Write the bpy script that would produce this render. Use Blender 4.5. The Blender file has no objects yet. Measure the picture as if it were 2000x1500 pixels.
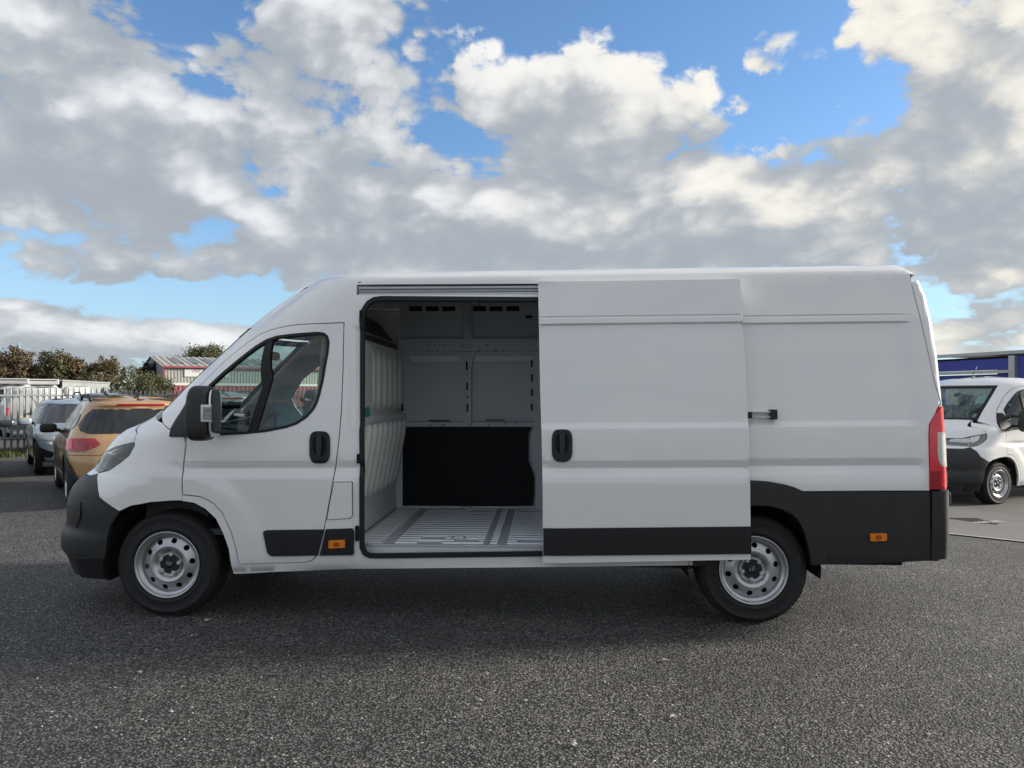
import bpy, bmesh, math, random
import numpy as np
from mathutils import Vector, Matrix
from mathutils.geometry import delaunay_2d_cdt

R = math.radians
random.seed(7)
rng = np.random.default_rng(11)
scene = bpy.context.scene
col = scene.collection

# ------------------------------------------------------------------ camera
CAM_H, FOC, YAW, PITCH = 1.525, 1500.0, R(2.4), math.atan(25 / 1500)
cam_data = bpy.data.cameras.new('camera')
cam = bpy.data.objects.new('camera', cam_data)
col.objects.link(cam)
cam.location = (0, 0, CAM_H)
cam.rotation_euler = (math.pi / 2 + PITCH, 0, YAW)
cam_data.sensor_width = 36.0
cam_data.lens = 27.0
cam_data.clip_start = 0.05
cam_data.clip_end = 3000
scene.camera = cam

# ------------------------------------------------------------------ light
SUN_EL, SUN_AZ = R(18.0), R(77.0)          # azimuth clockwise from +Y
SUN = Vector((math.cos(SUN_EL) * math.sin(SUN_AZ), math.cos(SUN_EL) * math.cos(SUN_AZ), math.sin(SUN_EL)))
sun_data = bpy.data.lights.new('sun', 'SUN')
sun_data.energy = 3.9
sun_data.angle = R(9.0)
sun_data.color = (1.0, 0.92, 0.80)
sun = bpy.data.objects.new('sun', sun_data)
col.objects.link(sun)
sun.rotation_euler = (-SUN).to_track_quat('-Z', 'Y').to_euler()

scene.view_settings.view_transform = 'Standard'
scene.view_settings.look = 'None'
scene.view_settings.exposure = 0.84
scene.view_settings.gamma = 1.0
scene.view_settings.use_curve_mapping = False
scene.cycles.use_denoising = True
scene.cycles.max_bounces = 7
scene.cycles.diffuse_bounces = 3
scene.cycles.transparent_max_bounces = 16
scene.cycles.caustics_reflective = False
scene.cycles.caustics_refractive = False


class NT:
    """tiny helper for node trees"""
    def __init__(self, tree):
        self.t = tree
        self.n = tree.nodes
        self.l = tree.links

    def node(self, kind, **kw):
        n = self.n.new(kind)
        for k, v in kw.items():
            setattr(n, k, v)
        return n

    def set(self, sock, v):
        if hasattr(v, 'is_output') or isinstance(v, bpy.types.NodeSocket):
            self.l.new(v, sock)
        else:
            sock.default_value = v

    def math(self, op, a, b=None, c=None, clamp=False):
        n = self.node('ShaderNodeMath', operation=op, use_clamp=clamp)
        for i, v in enumerate((a, b, c)):
            if v is not None:
                self.set(n.inputs[i], v)
        return n.outputs[0]

    def vmath(self, op, a, b=None):
        n = self.node('ShaderNodeVectorMath', operation=op)
        self.set(n.inputs[0], a)
        if b is not None:
            self.set(n.inputs[1], b)
        return n.outputs['Value'] if op == 'DOT_PRODUCT' else n.outputs[0]

    def smooth(self, x, lo, hi, a=0.0, b=1.0):
        n = self.node('ShaderNodeMapRange', interpolation_type='SMOOTHSTEP')
        self.set(n.inputs[0], x)
        n.inputs[1].default_value, n.inputs[2].default_value = lo, hi
        n.inputs[3].default_value, n.inputs[4].default_value = a, b
        return n.outputs[0]

    def linear(self, x, lo, hi, a=0.0, b=1.0):
        n = self.node('ShaderNodeMapRange')
        self.set(n.inputs[0], x)
        n.inputs[1].default_value, n.inputs[2].default_value = lo, hi
        n.inputs[3].default_value, n.inputs[4].default_value = a, b
        return n.outputs[0]

    def mix(self, f, a, b, blend='MIX'):
        n = self.node('ShaderNodeMix', data_type='RGBA', blend_type=blend)
        self.set(n.inputs[0], f)
        self.set(n.inputs[6], a)
        self.set(n.inputs[7], b)
        return n.outputs[2]

    def xyz(self, x, y, z):
        n = self.node('ShaderNodeCombineXYZ')
        for i, v in enumerate((x, y, z)):
            self.set(n.inputs[i], v)
        return n.outputs[0]

    def noise(self, vec, scale, detail=4, rough=0.5, dist=0.0, lac=2.0):
        n = self.node('ShaderNodeTexNoise')
        if vec is not None:
            self.l.new(vec, n.inputs['Vector'])
        n.inputs['Scale'].default_value = scale
        n.inputs['Detail'].default_value = detail
        n.inputs['Roughness'].default_value = rough
        n.inputs['Distortion'].default_value = dist
        n.inputs['Lacunarity'].default_value = lac
        return n.outputs[0]

    def voronoi(self, vec, scale, feature='F1'):
        n = self.node('ShaderNodeTexVoronoi', feature=feature)
        self.l.new(vec, n.inputs['Vector'])
        n.inputs['Scale'].default_value = scale
        return n


def px_dir(px, py):
    """azimuth (clockwise from +Y) and elevation of a picture position"""
    u, v = (px - 1000) / FOC, (750 - py) / FOC
    fx, fz = math.cos(PITCH) - v * math.sin(PITCH), math.sin(PITCH) + v * math.cos(PITCH)
    az = math.atan2(u, fx) - YAW
    el = math.atan2(fz, math.hypot(u, fx))
    return az, el

# ------------------------------------------------------------------ sky with broken cumulus
world = bpy.data.worlds.new('World')
scene.world = world
world.use_nodes = True
W = NT(world.node_tree)
W.n.clear()
wout = W.node('ShaderNodeOutputWorld')
bg = W.node('ShaderNodeBackground')
bg.inputs['Strength'].default_value = 0.1
W.l.new(bg.outputs[0], wout.inputs[0])
sky = W.node('ShaderNodeTexSky', sky_type='NISHITA')
sky.sun_disc = False
sky.sun_elevation = SUN_EL
sky.sun_rotation = SUN_AZ
sky.altitude = 50
sky.air_density = 1.0
sky.dust_density = 0.6
sky.ozone_density = 2.0
tc = W.node('ShaderNodeTexCoord')
sep = W.node('ShaderNodeSeparateXYZ')
W.l.new(tc.outputs['Generated'], sep.inputs[0])
dx, dy, dz = sep.outputs
AZ = W.math('ARCTAN2', dx, dy)
EL = W.math('ARCSINE', dz)
# clouds: (px, py, radius x, radius y, amount); a minus opens blue gaps, a plus thickens
BLOBS = [
    (300, 2, 115, 52, -.30), (1040, 46, 240, 46, -.25), (1430, 95, 130, 105, -.30),
    (1625, 200, 92, 66, -.36), (880, 262, 75, 22, -.24), (425, 440, 55, 30, -.22),
    (130, 570, 350, 24, -.30), (510, 590, 110, 34, -.26), (1890, 592, 100, 20, -.24),
    (400, 300, 430, 150, .20), (1280, 270, 330, 130, .21), (1665, 92, 105, 36, .26),
    (1900, 220, 140, 180, .20), (640, 55, 150, 65, .20), (160, 100, 160, 75, .17), (220, 650, 320, 34, .18), (1000, 470, 800, 60, .12), (1550, 440, 480, 80, .14),
]
AE = W.xyz(AZ, EL, 0.0)


def cloud_field(off, det_n, det_v, blobs):
    p = W.vmath('ADD', AE, off)
    sp_ = W.node('ShaderNodeSeparateXYZ')
    W.l.new(p, sp_.inputs[0])
    ee = W.math('POWER', W.math('MAXIMUM', sp_.outputs[1], 0.0005), 0.75)     # clouds crowd together towards the horizon
    q = W.xyz(sp_.outputs[0], W.math('MULTIPLY', ee, 1.55), 0.31)
    n = W.noise(q, 6.2, det_n, 0.60, 0.25, 2.1)
    if det_v is None:
        acc = n
    else:
        v = W.node('ShaderNodeTexVoronoi', feature='F1')
        W.l.new(W.vmath('ADD', q, W.vmath('MULTIPLY', W.xyz(n, n, n), (.10, .10, 0))), v.inputs['Vector'])
        v.inputs['Scale'].default_value = 13.0
        v.inputs['Detail'].default_value = det_v
        v.inputs['Roughness'].default_value = 0.62
        v.inputs['Lacunarity'].default_value = 2.3
        bil = W.math('SUBTRACT', 0.45, v.outputs['Distance'])
        acc = W.math('MULTIPLY_ADD', bil, 0.30, n)
    for (px, py, rx, ry, amp) in blobs:
        az0, el0 = px_dir(px, py)
        u = W.node('ShaderNodeVectorMath', operation='MULTIPLY_ADD')
        W.l.new(p, u.inputs[0])
        ra, re = rx / FOC, ry / FOC
        u.inputs[1].default_value = (1 / ra, 1 / re, 0)
        u.inputs[2].default_value = (-az0 / ra, -el0 / re, 0)
        r2 = W.vmath('DOT_PRODUCT', u.outputs[0], u.outputs[0])
        acc = W.math('MULTIPLY_ADD', W.math('POWER', 0.5, r2), amp, acc)
    return acc, q

D0, Q = cloud_field((0, 0, 0), 8, 1.5, BLOBS)
D1, _ = cloud_field((0.018, 0.028, 0), 2.5, None, [q for q in BLOBS if q[2] * q[3] > 9000])
dens = W.math('ADD', D0, W.smooth(EL, 0.26, 0.08, 0.0, 0.05))
# cloud added out of view, to the share in view, brightening the ambient light
front = W.vmath('DOT_PRODUCT', tc.outputs['Generated'], (-math.sin(YAW), math.cos(YAW), 0.0))
dens = W.math('ADD', dens, W.smooth(front, 0.75, 0.45, 0.0, 0.10))
mask = W.smooth(dens, 0.295, 0.430)
grad = W.math('SUBTRACT', D0, D1)                     # more cloud behind than towards the sun: lit face
thick = W.smooth(D1, 0.34, 1.0)                      # cloud between here and the sun
cosun = W.vmath('DOT_PRODUCT', tc.outputs['Generated'], tuple(SUN))
away = W.smooth(cosun, -0.25, -0.8)                     # clouds opposite the sun show their sunlit faces
warm = W.smooth(cosun, -0.1, 0.85)
lit = W.math('MULTIPLY_ADD', grad, 3.0, 0.80)
lit = W.math('SUBTRACT', lit, W.math('MULTIPLY', thick, 0.80))
lit = W.math('MULTIPLY_ADD', warm, 0.22, lit)
lit = W.math('MULTIPLY_ADD', away, 0.5, lit)
lit = W.math('DIVIDE', 1.0, W.math('ADD', 1.0, W.math('POWER', 2.71828, W.math('MULTIPLY_ADD', lit, -3.4, 1.5))))
white = W.mix(warm, (5.35, 5.4, 5.5, 1), (6.0, 5.6, 4.75, 1))
cloud = W.mix(lit, (2.2, 2.42, 2.66, 1), white)
blue = W.mix(1.0, sky.outputs[0], (.80, .99, 1.18, 1), 'MULTIPLY')
# thin milky veil low down
veil = W.smooth(EL, 0.30, 0.02, 0.0, 0.55)
skyv = W.mix(veil, blue, (2.9, 4.1, 5.2, 1))
out = W.mix(W.math('MULTIPLY', mask, 0.96), skyv, cloud)
W.l.new(out, bg.inputs['Color'])
world.cycles.sampling_method = 'NONE'          # the clouded sky is even enough without a light map

# ------------------------------------------------------------------ materials
MATS = {}


def mat(name, color, rough=0.5, metal=0.0, coat=0.0, var=0.0, vscale=6.0, bump=0.0, bscale=80.0, spec=0.5,
        emit=None, coat_rough=0.05, rvar=0.0, trans=0.0):
    m = bpy.data.materials.new(name)
    m.use_nodes = True
    t = NT(m.node_tree)
    b = t.n['Principled BSDF']
    b.inputs['Roughness'].default_value = rough
    b.inputs['Metallic'].default_value = metal
    b.inputs['Coat Weight'].default_value = coat
    b.inputs['Coat Roughness'].default_value = coat_rough
    b.inputs['Specular IOR Level'].default_value = spec
    b.inputs['Transmission Weight'].default_value = trans
    b.inputs['Base Color'].default_value = (*color, 1)
    tcn = t.node('ShaderNodeTexCoord')
    if var:
        n = t.noise(tcn.outputs['Object'], vscale, 6, 0.6)
        f = t.linear(n, 0.3, 0.7, 1 - var, 1 + var)
        c = t.mix(1.0, (*color, 1), t.xyz(f, f, f), 'MULTIPLY')
        t.l.new(c, b.inputs['Base Color'])
        if rvar:
            t.l.new(t.linear(n, 0.3, 0.7, max(0, rough - rvar), rough + rvar), b.inputs['Roughness'])
    if bump:
        n2 = t.noise(tcn.outputs['Object'], bscale, 3, 0.6)
        bn = t.node('ShaderNodeBump')
        bn.inputs['Strength'].default_value = bump
        bn.inputs['Distance'].default_value = 0.002
        t.l.new(n2, bn.inputs['Height'])
        t.l.new(bn.outputs[0], b.inputs['Normal'])
    MATS[name] = m
    return m


def glass_mat(name, tint, gloss=1.0):
    m = bpy.data.materials.new(name)
    m.use_nodes = True
    t = NT(m.node_tree)
    t.n.clear()
    o = t.node('ShaderNodeOutputMaterial')
    tr = t.node('ShaderNodeBsdfTransparent')
    tr.inputs[0].default_value = (*tint, 1)
    gl = t.node('ShaderNodeBsdfGlossy')
    gl.inputs['Roughness'].default_value = 0.02
    fr = t.node('ShaderNodeFresnel')
    fr.inputs[0].default_value = 1.5
    mx = t.node('ShaderNodeMixShader')
    t.l.new(t.math('MULTIPLY', fr.outputs[0], gloss), mx.inputs[0])
    t.l.new(tr.outputs[0], mx.inputs[1])
    t.l.new(gl.outputs[0], mx.inputs[2])
    t.l.new(mx.outputs[0], o.inputs[0])
    MATS[name] = m
    return m

mat('white_paint', (0.87, 0.865, 0.855), 0.28, coat=1.0, var=0.015, vscale=1.2, coat_rough=0.05)
mat('black_plastic', (0.008, 0.009, 0.011), 0.52, var=0.12, vscale=9, bump=0.15, bscale=500)
mat('grey_plastic', (0.019, 0.021, 0.022), 0.50, var=0.12, vscale=9, bump=0.2, bscale=500)
mat('rubber', (0.007, 0.007, 0.008), 0.68, var=0.25, vscale=12)
mat('tyre_rubber', (0.013, 0.013, 0.014), 0.75, var=0.35, vscale=14, bump=0.3, bscale=160)
mat('steel_wheel', (0.52, 0.53, 0.54), 0.34, metal=0.75, var=0.06, vscale=20)
mat('dark_hub', (0.015, 0.016, 0.018), 0.35, var=0.1)
mat('bolt_steel', (0.62, 0.62, 0.61), 0.35, metal=0.7, var=0.1, vscale=60)
mat('letter_silver', (0.72, 0.73, 0.73), 0.4, metal=0.2, var=0.02)
mat('shaded_interior_paint', (0.58, 0.62, 0.66), 0.42, var=0.03, vscale=2, coat=0.1)  # body white greyed down, the load bay's shade put into the colour
mat('bulkhead_paint', (0.74, 0.74, 0.71), 0.42, var=0.03, vscale=3, coat=0.15)
mat('floor_steel', (0.66, 0.70, 0.74), 0.34, metal=0.25, var=0.05, vscale=5, coat=0.2)
mat('ply_dark', (0.0045, 0.006, 0.009), 0.6, spec=0.25, var=0.15, vscale=30)
mat('hole_dark', (0.004, 0.004, 0.005), 0.9, var=0.05)
mat('trim_rail', (0.50, 0.52, 0.53), 0.36, metal=0.45, var=0.05, vscale=8)
mat('red_lens', (0.80, 0.012, 0.035), 0.16, coat=1.0, var=0.18, vscale=40)
mat('dark_red_lens', (0.36, 0.008, 0.02), 0.16, coat=1.0, var=0.18, vscale=40)
mat('clear_lens', (0.62, 0.62, 0.58), 0.2, coat=1.0, var=0.15, vscale=60)
mat('amber_lens', (0.85, 0.24, 0.01), 0.2, coat=1.0, var=0.3, vscale=90)
mat('amber_dark', (0.42, 0.085, 0.004), 0.25, coat=0.8, var=0.2, vscale=90)
mat('chrome', (0.72, 0.73, 0.74), 0.14, metal=1.0, var=0.08, vscale=70)
mat('lamp_inner', (0.30, 0.30, 0.28), 0.25, metal=0.6, var=0.4, vscale=45)
mat('cab_fabric', (0.025, 0.026, 0.029), 0.85, var=0.25, vscale=40, bump=0.3, bscale=300)
mat('cab_plastic', (0.045, 0.047, 0.050), 0.6, var=0.15, vscale=10)
mat('cab_beige', (0.30, 0.31, 0.30), 0.55, var=0.08, vscale=8)
mat('headliner', (0.30, 0.31, 0.31), 0.8, var=0.05)
mat('green_tape', (0.01, 0.36, 0.22), 0.4, var=0.08)
mat('paper', (0.62, 0.70, 0.72), 0.6, var=0.04)
mat('underbody', (0.007, 0.007, 0.008), 0.8, var=0.3, vscale=6)
glass_mat('cab_glass', (0.78, 0.90, 0.86), 1.7)
glass_mat('lamp_glass', (0.93, 0.94, 0.92), 1.3)
glass_mat('screen_glass', (0.74, 0.83, 0.82), .28)

def soil(name, z0, z1, amount):
    """road film low on the bodywork and a faint ripple in the pressed sheet"""
    m = MATS[name]
    t = NT(m.node_tree)
    b = t.n['Principled BSDF']
    old = b.inputs['Base Color'].links[0].from_socket
    tcn = t.node('ShaderNodeTexCoord')
    sp_ = t.node('ShaderNodeSeparateXYZ')
    t.l.new(tcn.outputs['Object'], sp_.inputs[0])
    n = t.noise(tcn.outputs['Object'], 9.0, 6, .65)
    f = t.math('MULTIPLY', t.smooth(sp_.outputs[2], z1, z0), t.linear(n, .35, .7, 0, amount), clamp=True)
    t.l.new(t.mix(f, old, (.30, .28, .25, 1)), b.inputs['Base Color'])
    rn = t.noise(tcn.outputs['Object'], 2.6, 2, .5)
    bn = t.node('ShaderNodeBump')
    bn.inputs['Strength'].default_value = .35
    bn.inputs['Distance'].default_value = .009
    t.l.new(rn, bn.inputs['Height'])
    t.l.new(bn.outputs[0], b.inputs['Coat Normal'])
    t.l.new(bn.outputs[0], b.inputs['Normal'])

soil('white_paint', .28, .55, .12)

# ------------------------------------------------------------------ object helpers


def basis(o):
    return Matrix.Translation(o.location) @ o.rotation_euler.to_matrix().to_4x4()


def link(o, parent=None):
    col.objects.link(o)
    if parent is not None:
        o.parent = parent
        if parent.parent is None:            # parts are modelled where they stand
            o.matrix_parent_inverse = basis(parent).inverted()
    return o


def thing(name, label, cat, loc=(0, 0, 0), rz=0.0, group=None):
    o = bpy.data.objects.new(name, None)
    o.empty_display_size = 0.2
    col.objects.link(o)
    o.location = loc
    o.rotation_euler = (0, 0, rz)
    tag(o, label, cat, group)
    return o


def tag(o, label=None, cat=None, group=None, kind=None):
    if label: o['label'] = label
    if cat: o['category'] = cat
    if group: o['group'] = group
    if kind: o['kind'] = kind
    return o


def mesh(name, verts, faces, material, parent=None, smooth=False):
    me = bpy.data.meshes.new(name)
    me.from_pydata([tuple(map(float, v)) for v in verts], [], [tuple(map(int, f)) for f in faces])
    if material is not None:
        me.materials.append(MATS[material] if isinstance(material, str) else material)
    if smooth:
        me.polygons.foreach_set('use_smooth', [True] * len(me.polygons))
    me.update()
    o = bpy.data.objects.new(name, me)
    return link(o, parent)


class MB:
    """collects simple shapes into one mesh"""
    def __init__(self):
        self.v, self.f = [], []

    def add(self, v, f):
        n = len(self.v)
        self.v += [tuple(p) for p in v]
        self.f += [tuple(i + n for i in q) for q in f]
        return self

    def box(self, lo, hi, bevel=0.0):
        (x0, y0, z0), (x1, y1, z1) = lo, hi
        x0, x1 = min(x0, x1), max(x0, x1)
        y0, y1 = min(y0, y1), max(y0, y1)
        z0, z1 = min(z0, z1), max(z0, z1)
        if bevel <= 0:
            v = [(x, y, z) for z in (z0, z1) for y in (y0, y1) for x in (x0, x1)]
            return self.add(v, [(0, 2, 3, 1), (4, 5, 7, 6), (0, 1, 5, 4), (2, 6, 7, 3), (0, 4, 6, 2), (1, 3, 7, 5)])
        b = min(bevel, (x1 - x0) * .49, (y1 - y0) * .49, (z1 - z0) * .49)
        bm = bmesh.new()
        bmesh.ops.create_cube(bm, size=1.0)
        for q in bm.verts:
            q.co = ((x0 + x1) / 2 + q.co.x * (x1 - x0), (y0 + y1) / 2 + q.co.y * (y1 - y0), (z0 + z1) / 2 + q.co.z * (z1 - z0))
        bmesh.ops.bevel(bm, geom=bm.edges[:], offset=b, segments=2, affect='EDGES', profile=0.5)
        bm.verts.index_update()
        v = [tuple(q.co) for q in bm.verts]
        f = [tuple(q.index for q in p.verts) for p in bm.faces]
        bm.free()
        return self.add(v, f)

    def obox(self, c, ax, ay, az, bevel=0):
        """box from a centre and three half-axis vectors"""
        c, ax, ay, az = map(Vector, (c, ax, ay, az))
        n = len(self.v)
        v = [tuple(c + sx * ax + sy * ay + sz * az) for sz in (-1, 1) for sy in (-1, 1) for sx in (-1, 1)]
        f = [(0, 2, 3, 1), (4, 5, 7, 6), (0, 1, 5, 4), (2, 6, 7, 3), (0, 4, 6, 2), (1, 3, 7, 5)]
        if ax.cross(ay).dot(az) < 0:
            f = [q[::-1] for q in f]
        return self.add(v, f)

    def tube(self, pts, r, seg=8, cap=True):
        pts = [Vector(p) for p in pts]
        rr = r if isinstance(r, (list, tuple)) else [r] * len(pts)
        v, f = [], []
        prev = None
        for i, p in enumerate(pts):
            d = (pts[min(i + 1, len(pts) - 1)] - pts[max(i - 1, 0)]).normalized()
            if prev is None:
                a = d.orthogonal().normalized()
            else:
                a = (prev - d * prev.dot(d)).normalized()
            prev = a
            b = d.cross(a)
            for k in range(seg):
                t = 2 * math.pi * k / seg
                v.append(tuple(p + rr[i] * (math.cos(t) * a + math.sin(t) * b)))
        for i in range(len(pts) - 1):
            for k in range(seg):
                k2 = (k + 1) % seg
                f.append((i * seg + k, i * seg + k2, (i + 1) * seg + k2, (i + 1) * seg + k))
        if cap:
            f.append(tuple(range(seg))[::-1])
            f.append(tuple((len(pts) - 1) * seg + k for k in range(seg)))
        return self.add(v, f)

    def lathe(self, prof, c=(0, 0, 0), seg=48, closed=False):
        """profile of (radius, y) turned round the y axis"""
        v, f = [], []
        n = len(prof)
        for k in range(seg):
            t = 2 * math.pi * k / seg
            for (r, y) in prof:
                v.append((c[0] + r * math.cos(t), c[1] + y, c[2] + r * math.sin(t)))
        for k in range(seg):
            k2 = (k + 1) % seg
            for i in range(n if closed else n - 1):
                j = (i + 1) % n
                f.append((k * n + i, k * n + j, k2 * n + j, k2 * n + i))
        return self.add(v, f)

    def prism(self, poly, axis, lo, hi):
        """extrude a 2D polygon; axis 'y': poly is (x, z); 'x': (y, z); 'z': (x, y)"""
        def P(p, h):
            return {'y': (p[0], h, p[1]), 'x': (h, p[0], p[1]), 'z': (p[0], p[1], h)}[axis]
        n = len(poly)
        area = sum(poly[i][0] * poly[(i + 1) % n][1] - poly[(i + 1) % n][0] * poly[i][1] for i in range(n))
        if (area < 0) != (axis == 'y'):
            poly = poly[::-1]
        v = [P(p, lo) for p in poly] + [P(p, hi) for p in poly]
        f = [tuple(range(n))[::-1], tuple(range(n, 2 * n))]
        f += [(i, (i + 1) % n, n + (i + 1) % n, n + i) for i in range(n)]
        return self.add(v, f)

    def build(self, name, material, parent=None, smooth=False):
        return mesh(name, self.v, self.f, material, parent, smooth)


def copy_tree(o, parent=None):
    c = o.copy()
    col.objects.link(c)
    if parent is not None:
        inv = o.matrix_parent_inverse.copy()
        c.parent = parent
        c.matrix_parent_inverse = inv
    for ch in list(o.children):
        copy_tree(ch, c)
    return c


def text_mesh(name, body, size, material, parent=None, M=Matrix.Identity(4), extrude=0.001):
    cu = bpy.data.curves.new(name, 'FONT')
    cu.body = body
    cu.size = size
    cu.extrude = extrude
    cu.align_x = 'CENTER'
    cu.align_y = 'CENTER'
    tmp = bpy.data.objects.new(name, cu)
    col.objects.link(tmp)
    bpy.context.view_layer.update()
    me = bpy.data.meshes.new_from_object(tmp.evaluated_get(bpy.context.evaluated_depsgraph_get()))
    bpy.data.objects.remove(tmp)
    me.name = name
    me.transform(M)
    me.materials.clear()
    me.materials.append(MATS[material])
    o = bpy.data.objects.new(name, me)
    return link(o, parent)

# ------------------------------------------------------------------ picture rays
FW0 = np.array((-math.sin(YAW), math.cos(YAW), 0.0))
RT = np.array((math.cos(YAW), math.sin(YAW), 0.0))
FW = FW0 * math.cos(PITCH) + np.array((0, 0, math.sin(PITCH)))
UP = -FW0 * math.sin(PITCH) + np.array((0, 0, math.cos(PITCH)))
CAM = np.array((0.0, 0.0, CAM_H))


def ray(px, py):
    return FW + (px - 1000) / FOC * RT + (750 - py) / FOC * UP


def at(px, py, Y):
    """point that stands at depth y = Y and shows at that place of the picture"""
    d = ray(px, py)
    return CAM + d * (Y / d[1])


def at_t(px, py, t):
    return CAM + ray(px, py) * t


def at_z(px, py, z=0.0):
    d = ray(px, py)
    return CAM + d * ((z - CAM_H) / d[2])

# ------------------------------------------------------------------ curved vehicle envelopes


def sstep(x, a, b):
    t = np.clip((np.asarray(x, float) - a) / (b - a), 0, 1)
    return t * t * (3 - 2 * t)


def dense(zs, vals, lo, hi, step=0.004, sm=0.02):
    zs, vals = np.array(zs, float), np.array(vals, float)
    o = np.argsort(zs)
    zs, vals = zs[o], vals[o]
    g = np.arange(lo, hi, step)
    y = np.interp(g, zs, vals)
    k = max(1, int(sm / step))
    ker = np.hanning(2 * k + 3)[1:-1]
    ker /= ker.sum()
    yp = np.concatenate((np.full(k + 2, y[0]), y, np.full(k + 2, y[-1])))
    y = np.convolve(yp, ker, 'same')[k + 2:-k - 2]
    return g, y


class Env:
    """a body whose plan at every height is a rounded box: nose at xf(z), tail at xr(z), half width w(z)"""
    def __init__(s, yc, w, xf, xr, Lf, Lr, nf=2.5, nr=2.5, detail=None, Af=1.25, Ar=1.25, rake=0.0):
        s.rake = rake
        s.yc, s.tw, s.txf, s.txr, s.Lf, s.Lr, s.nf, s.nr = yc, w, xf, xr, Lf, Lr, nf, nr
        s.detail = detail
        s.AF, s.AR = Lf * Af, Lr * Ar

    def w(s, z): return np.interp(z, *s.tw)
    def xf(s, z): return np.interp(z, *s.txf)
    def xr(s, z): return np.interp(z, *s.txr)

    def S(s, x, z):
        tf = np.clip((x - s.xf(z)) / s.Lf, 0, 1)
        tr = np.clip((s.xr(z) - x) / s.Lr, 0, 1)
        return (1 - (1 - tf) ** s.nf) ** (1 / s.nf) * (1 - (1 - tr) ** s.nr) ** (1 / s.nr)

    def hw(s, x, z):
        h = s.w(z - s.rake * x) * s.S(x, z)
        if s.detail is not None:
            h = h - s.detail(x, z)
        return h

    def P(s, sg, z, side=-1):
        sg, z = np.asarray(sg, float), np.asarray(z, float)
        xb, xe = s.xf(z) + s.Lf, s.xr(z) - s.Lr
        pf = np.clip(1 - (xb - sg) / s.AF, 0, 1) * math.pi / 2
        pr = np.clip(1 - (sg - xe) / s.AR, 0, 1) * math.pi / 2
        xF = s.xf(z) + s.Lf * (1 - np.cos(pf) ** (2 / s.nf))
        xR = s.xr(z) - s.Lr * (1 - np.cos(pr) ** (2 / s.nr))
        fF, fR = np.sin(pf) ** (2 / s.nf), np.sin(pr) ** (2 / s.nr)
        front, rear = sg < xb, sg > xe
        x = np.where(front, xF, np.where(rear, xR, sg))
        fr = np.where(front, fF, np.where(rear, fR, 1.0))
        h = s.w(z - s.rake * x) * fr
        if s.detail is not None:
            h = np.maximum(h - s.detail(x, z) * sstep(fr, .3, .8), 0)
        return np.stack((x, s.yc + side * h, z), -1)

    def N(s, sg, z, side=-1, h=0.003):
        a = s.P(sg + h, z, side) - s.P(sg - h, z, side)
        b = s.P(sg, z + h, side) - s.P(sg, z - h, side)
        n = np.cross(a, b)
        if side > 0: n = -n
        ln = np.linalg.norm(n, axis=-1, keepdims=True)
        n = n / np.maximum(ln, 1e-12)
        return n

    def s_of(s, x, z):
        xb, xe = s.xf(z) + s.Lf, s.xr(z) - s.Lr
        if x < xb:
            t = min(max((x - s.xf(z)) / s.Lf, 0), 1)
            ph = math.acos((1 - t) ** (s.nf / 2))
            return xb - s.AF * (1 - ph / (math.pi / 2))
        if x > xe:
            t = min(max((s.xr(z) - x) / s.Lr, 0), 1)
            ph = math.acos((1 - t) ** (s.nr / 2))
            return xe + s.AR * (1 - ph / (math.pi / 2))
        return x

    def s_nose(s, z): return s.xf(z) + s.Lf - s.AF
    def s_tail(s, z): return s.xr(z) - s.Lr + s.AR
    def s_front(s, z, deg): return s.xf(z) + s.Lf - s.AF * (1 - deg / 90)
    def s_rear(s, z, deg): return s.xr(z) - s.Lr + s.AR * (1 - deg / 90)

    def hit(s, px, py, off=0.0):
        """first point of the near side seen at a place of the picture, as (sigma, z)"""
        d = ray(px, py)
        ys = np.linspace(4.85, s.yc - .02, 1200)
        p = CAM[None] + d[None] * (ys / d[1])[:, None]
        F = (s.yc - ys) - (s.hw(p[:, 0], p[:, 2]) + off)
        bad = (p[:, 0] <= s.xf(p[:, 2])) | (p[:, 0] >= s.xr(p[:, 2]))
        F = np.where(bad, F + 0.5, F)
        k = np.argmax(F < 0) if (F < 0).any() else int(np.argmin(F))
        q = p[k]
        return (float(s.s_of(q[0], q[2])), float(q[2]))

    def hits(s, pts, off=0.0):
        return [s.hit(x, y, off) for x, y in pts]


def resample(poly, sp, closed=True):
    out = []
    n = len(poly)
    for i in range(n if closed else n - 1):
        a, b = np.array(poly[i]), np.array(poly[(i + 1) % n])
        k = max(1, int(math.ceil(np.linalg.norm(b - a) / sp)))
        for j in range(k):
            out.append(tuple(a + (b - a) * j / k))
    if not closed:
        out.append(tuple(poly[-1]))
    return out


def rounded(poly, r, seg=4):
    """round the corners of a polygon"""
    out = []
    n = len(poly)
    for i in range(n):
        p, a, b = np.array(poly[i]), np.array(poly[i - 1]), np.array(poly[(i + 1) % n])
        u, v = a - p, b - p
        lu, lv = np.linalg.norm(u), np.linalg.norm(v)
        rr = min(r, lu * .45, lv * .45)
        p0, p1 = p + u / lu * rr, p + v / lv * rr
        for k in range(seg + 1):
            t = k / seg
            out.append(tuple((1 - t) ** 2 * p0 + 2 * t * (1 - t) * p + t * t * p1))
    return out


def smooth_line(pts, k=4):
    """Catmull-Rom through the points (open)"""
    P = [np.array(p, float) for p in pts]
    P = [2 * P[0] - P[1]] + P + [2 * P[-1] - P[-2]]
    out = []
    for i in range(1, len(P) - 2):
        for j in range(k):
            t = j / k
            a, b, c, d = P[i - 1], P[i], P[i + 1], P[i + 2]
            out.append(tuple(.5 * ((2 * b) + (c - a) * t + (2 * a - 5 * b + 4 * c - d) * t * t + (-a + 3 * b - 3 * c + d) * t ** 3)))
    out.append(tuple(P[-2]))
    return out


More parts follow.
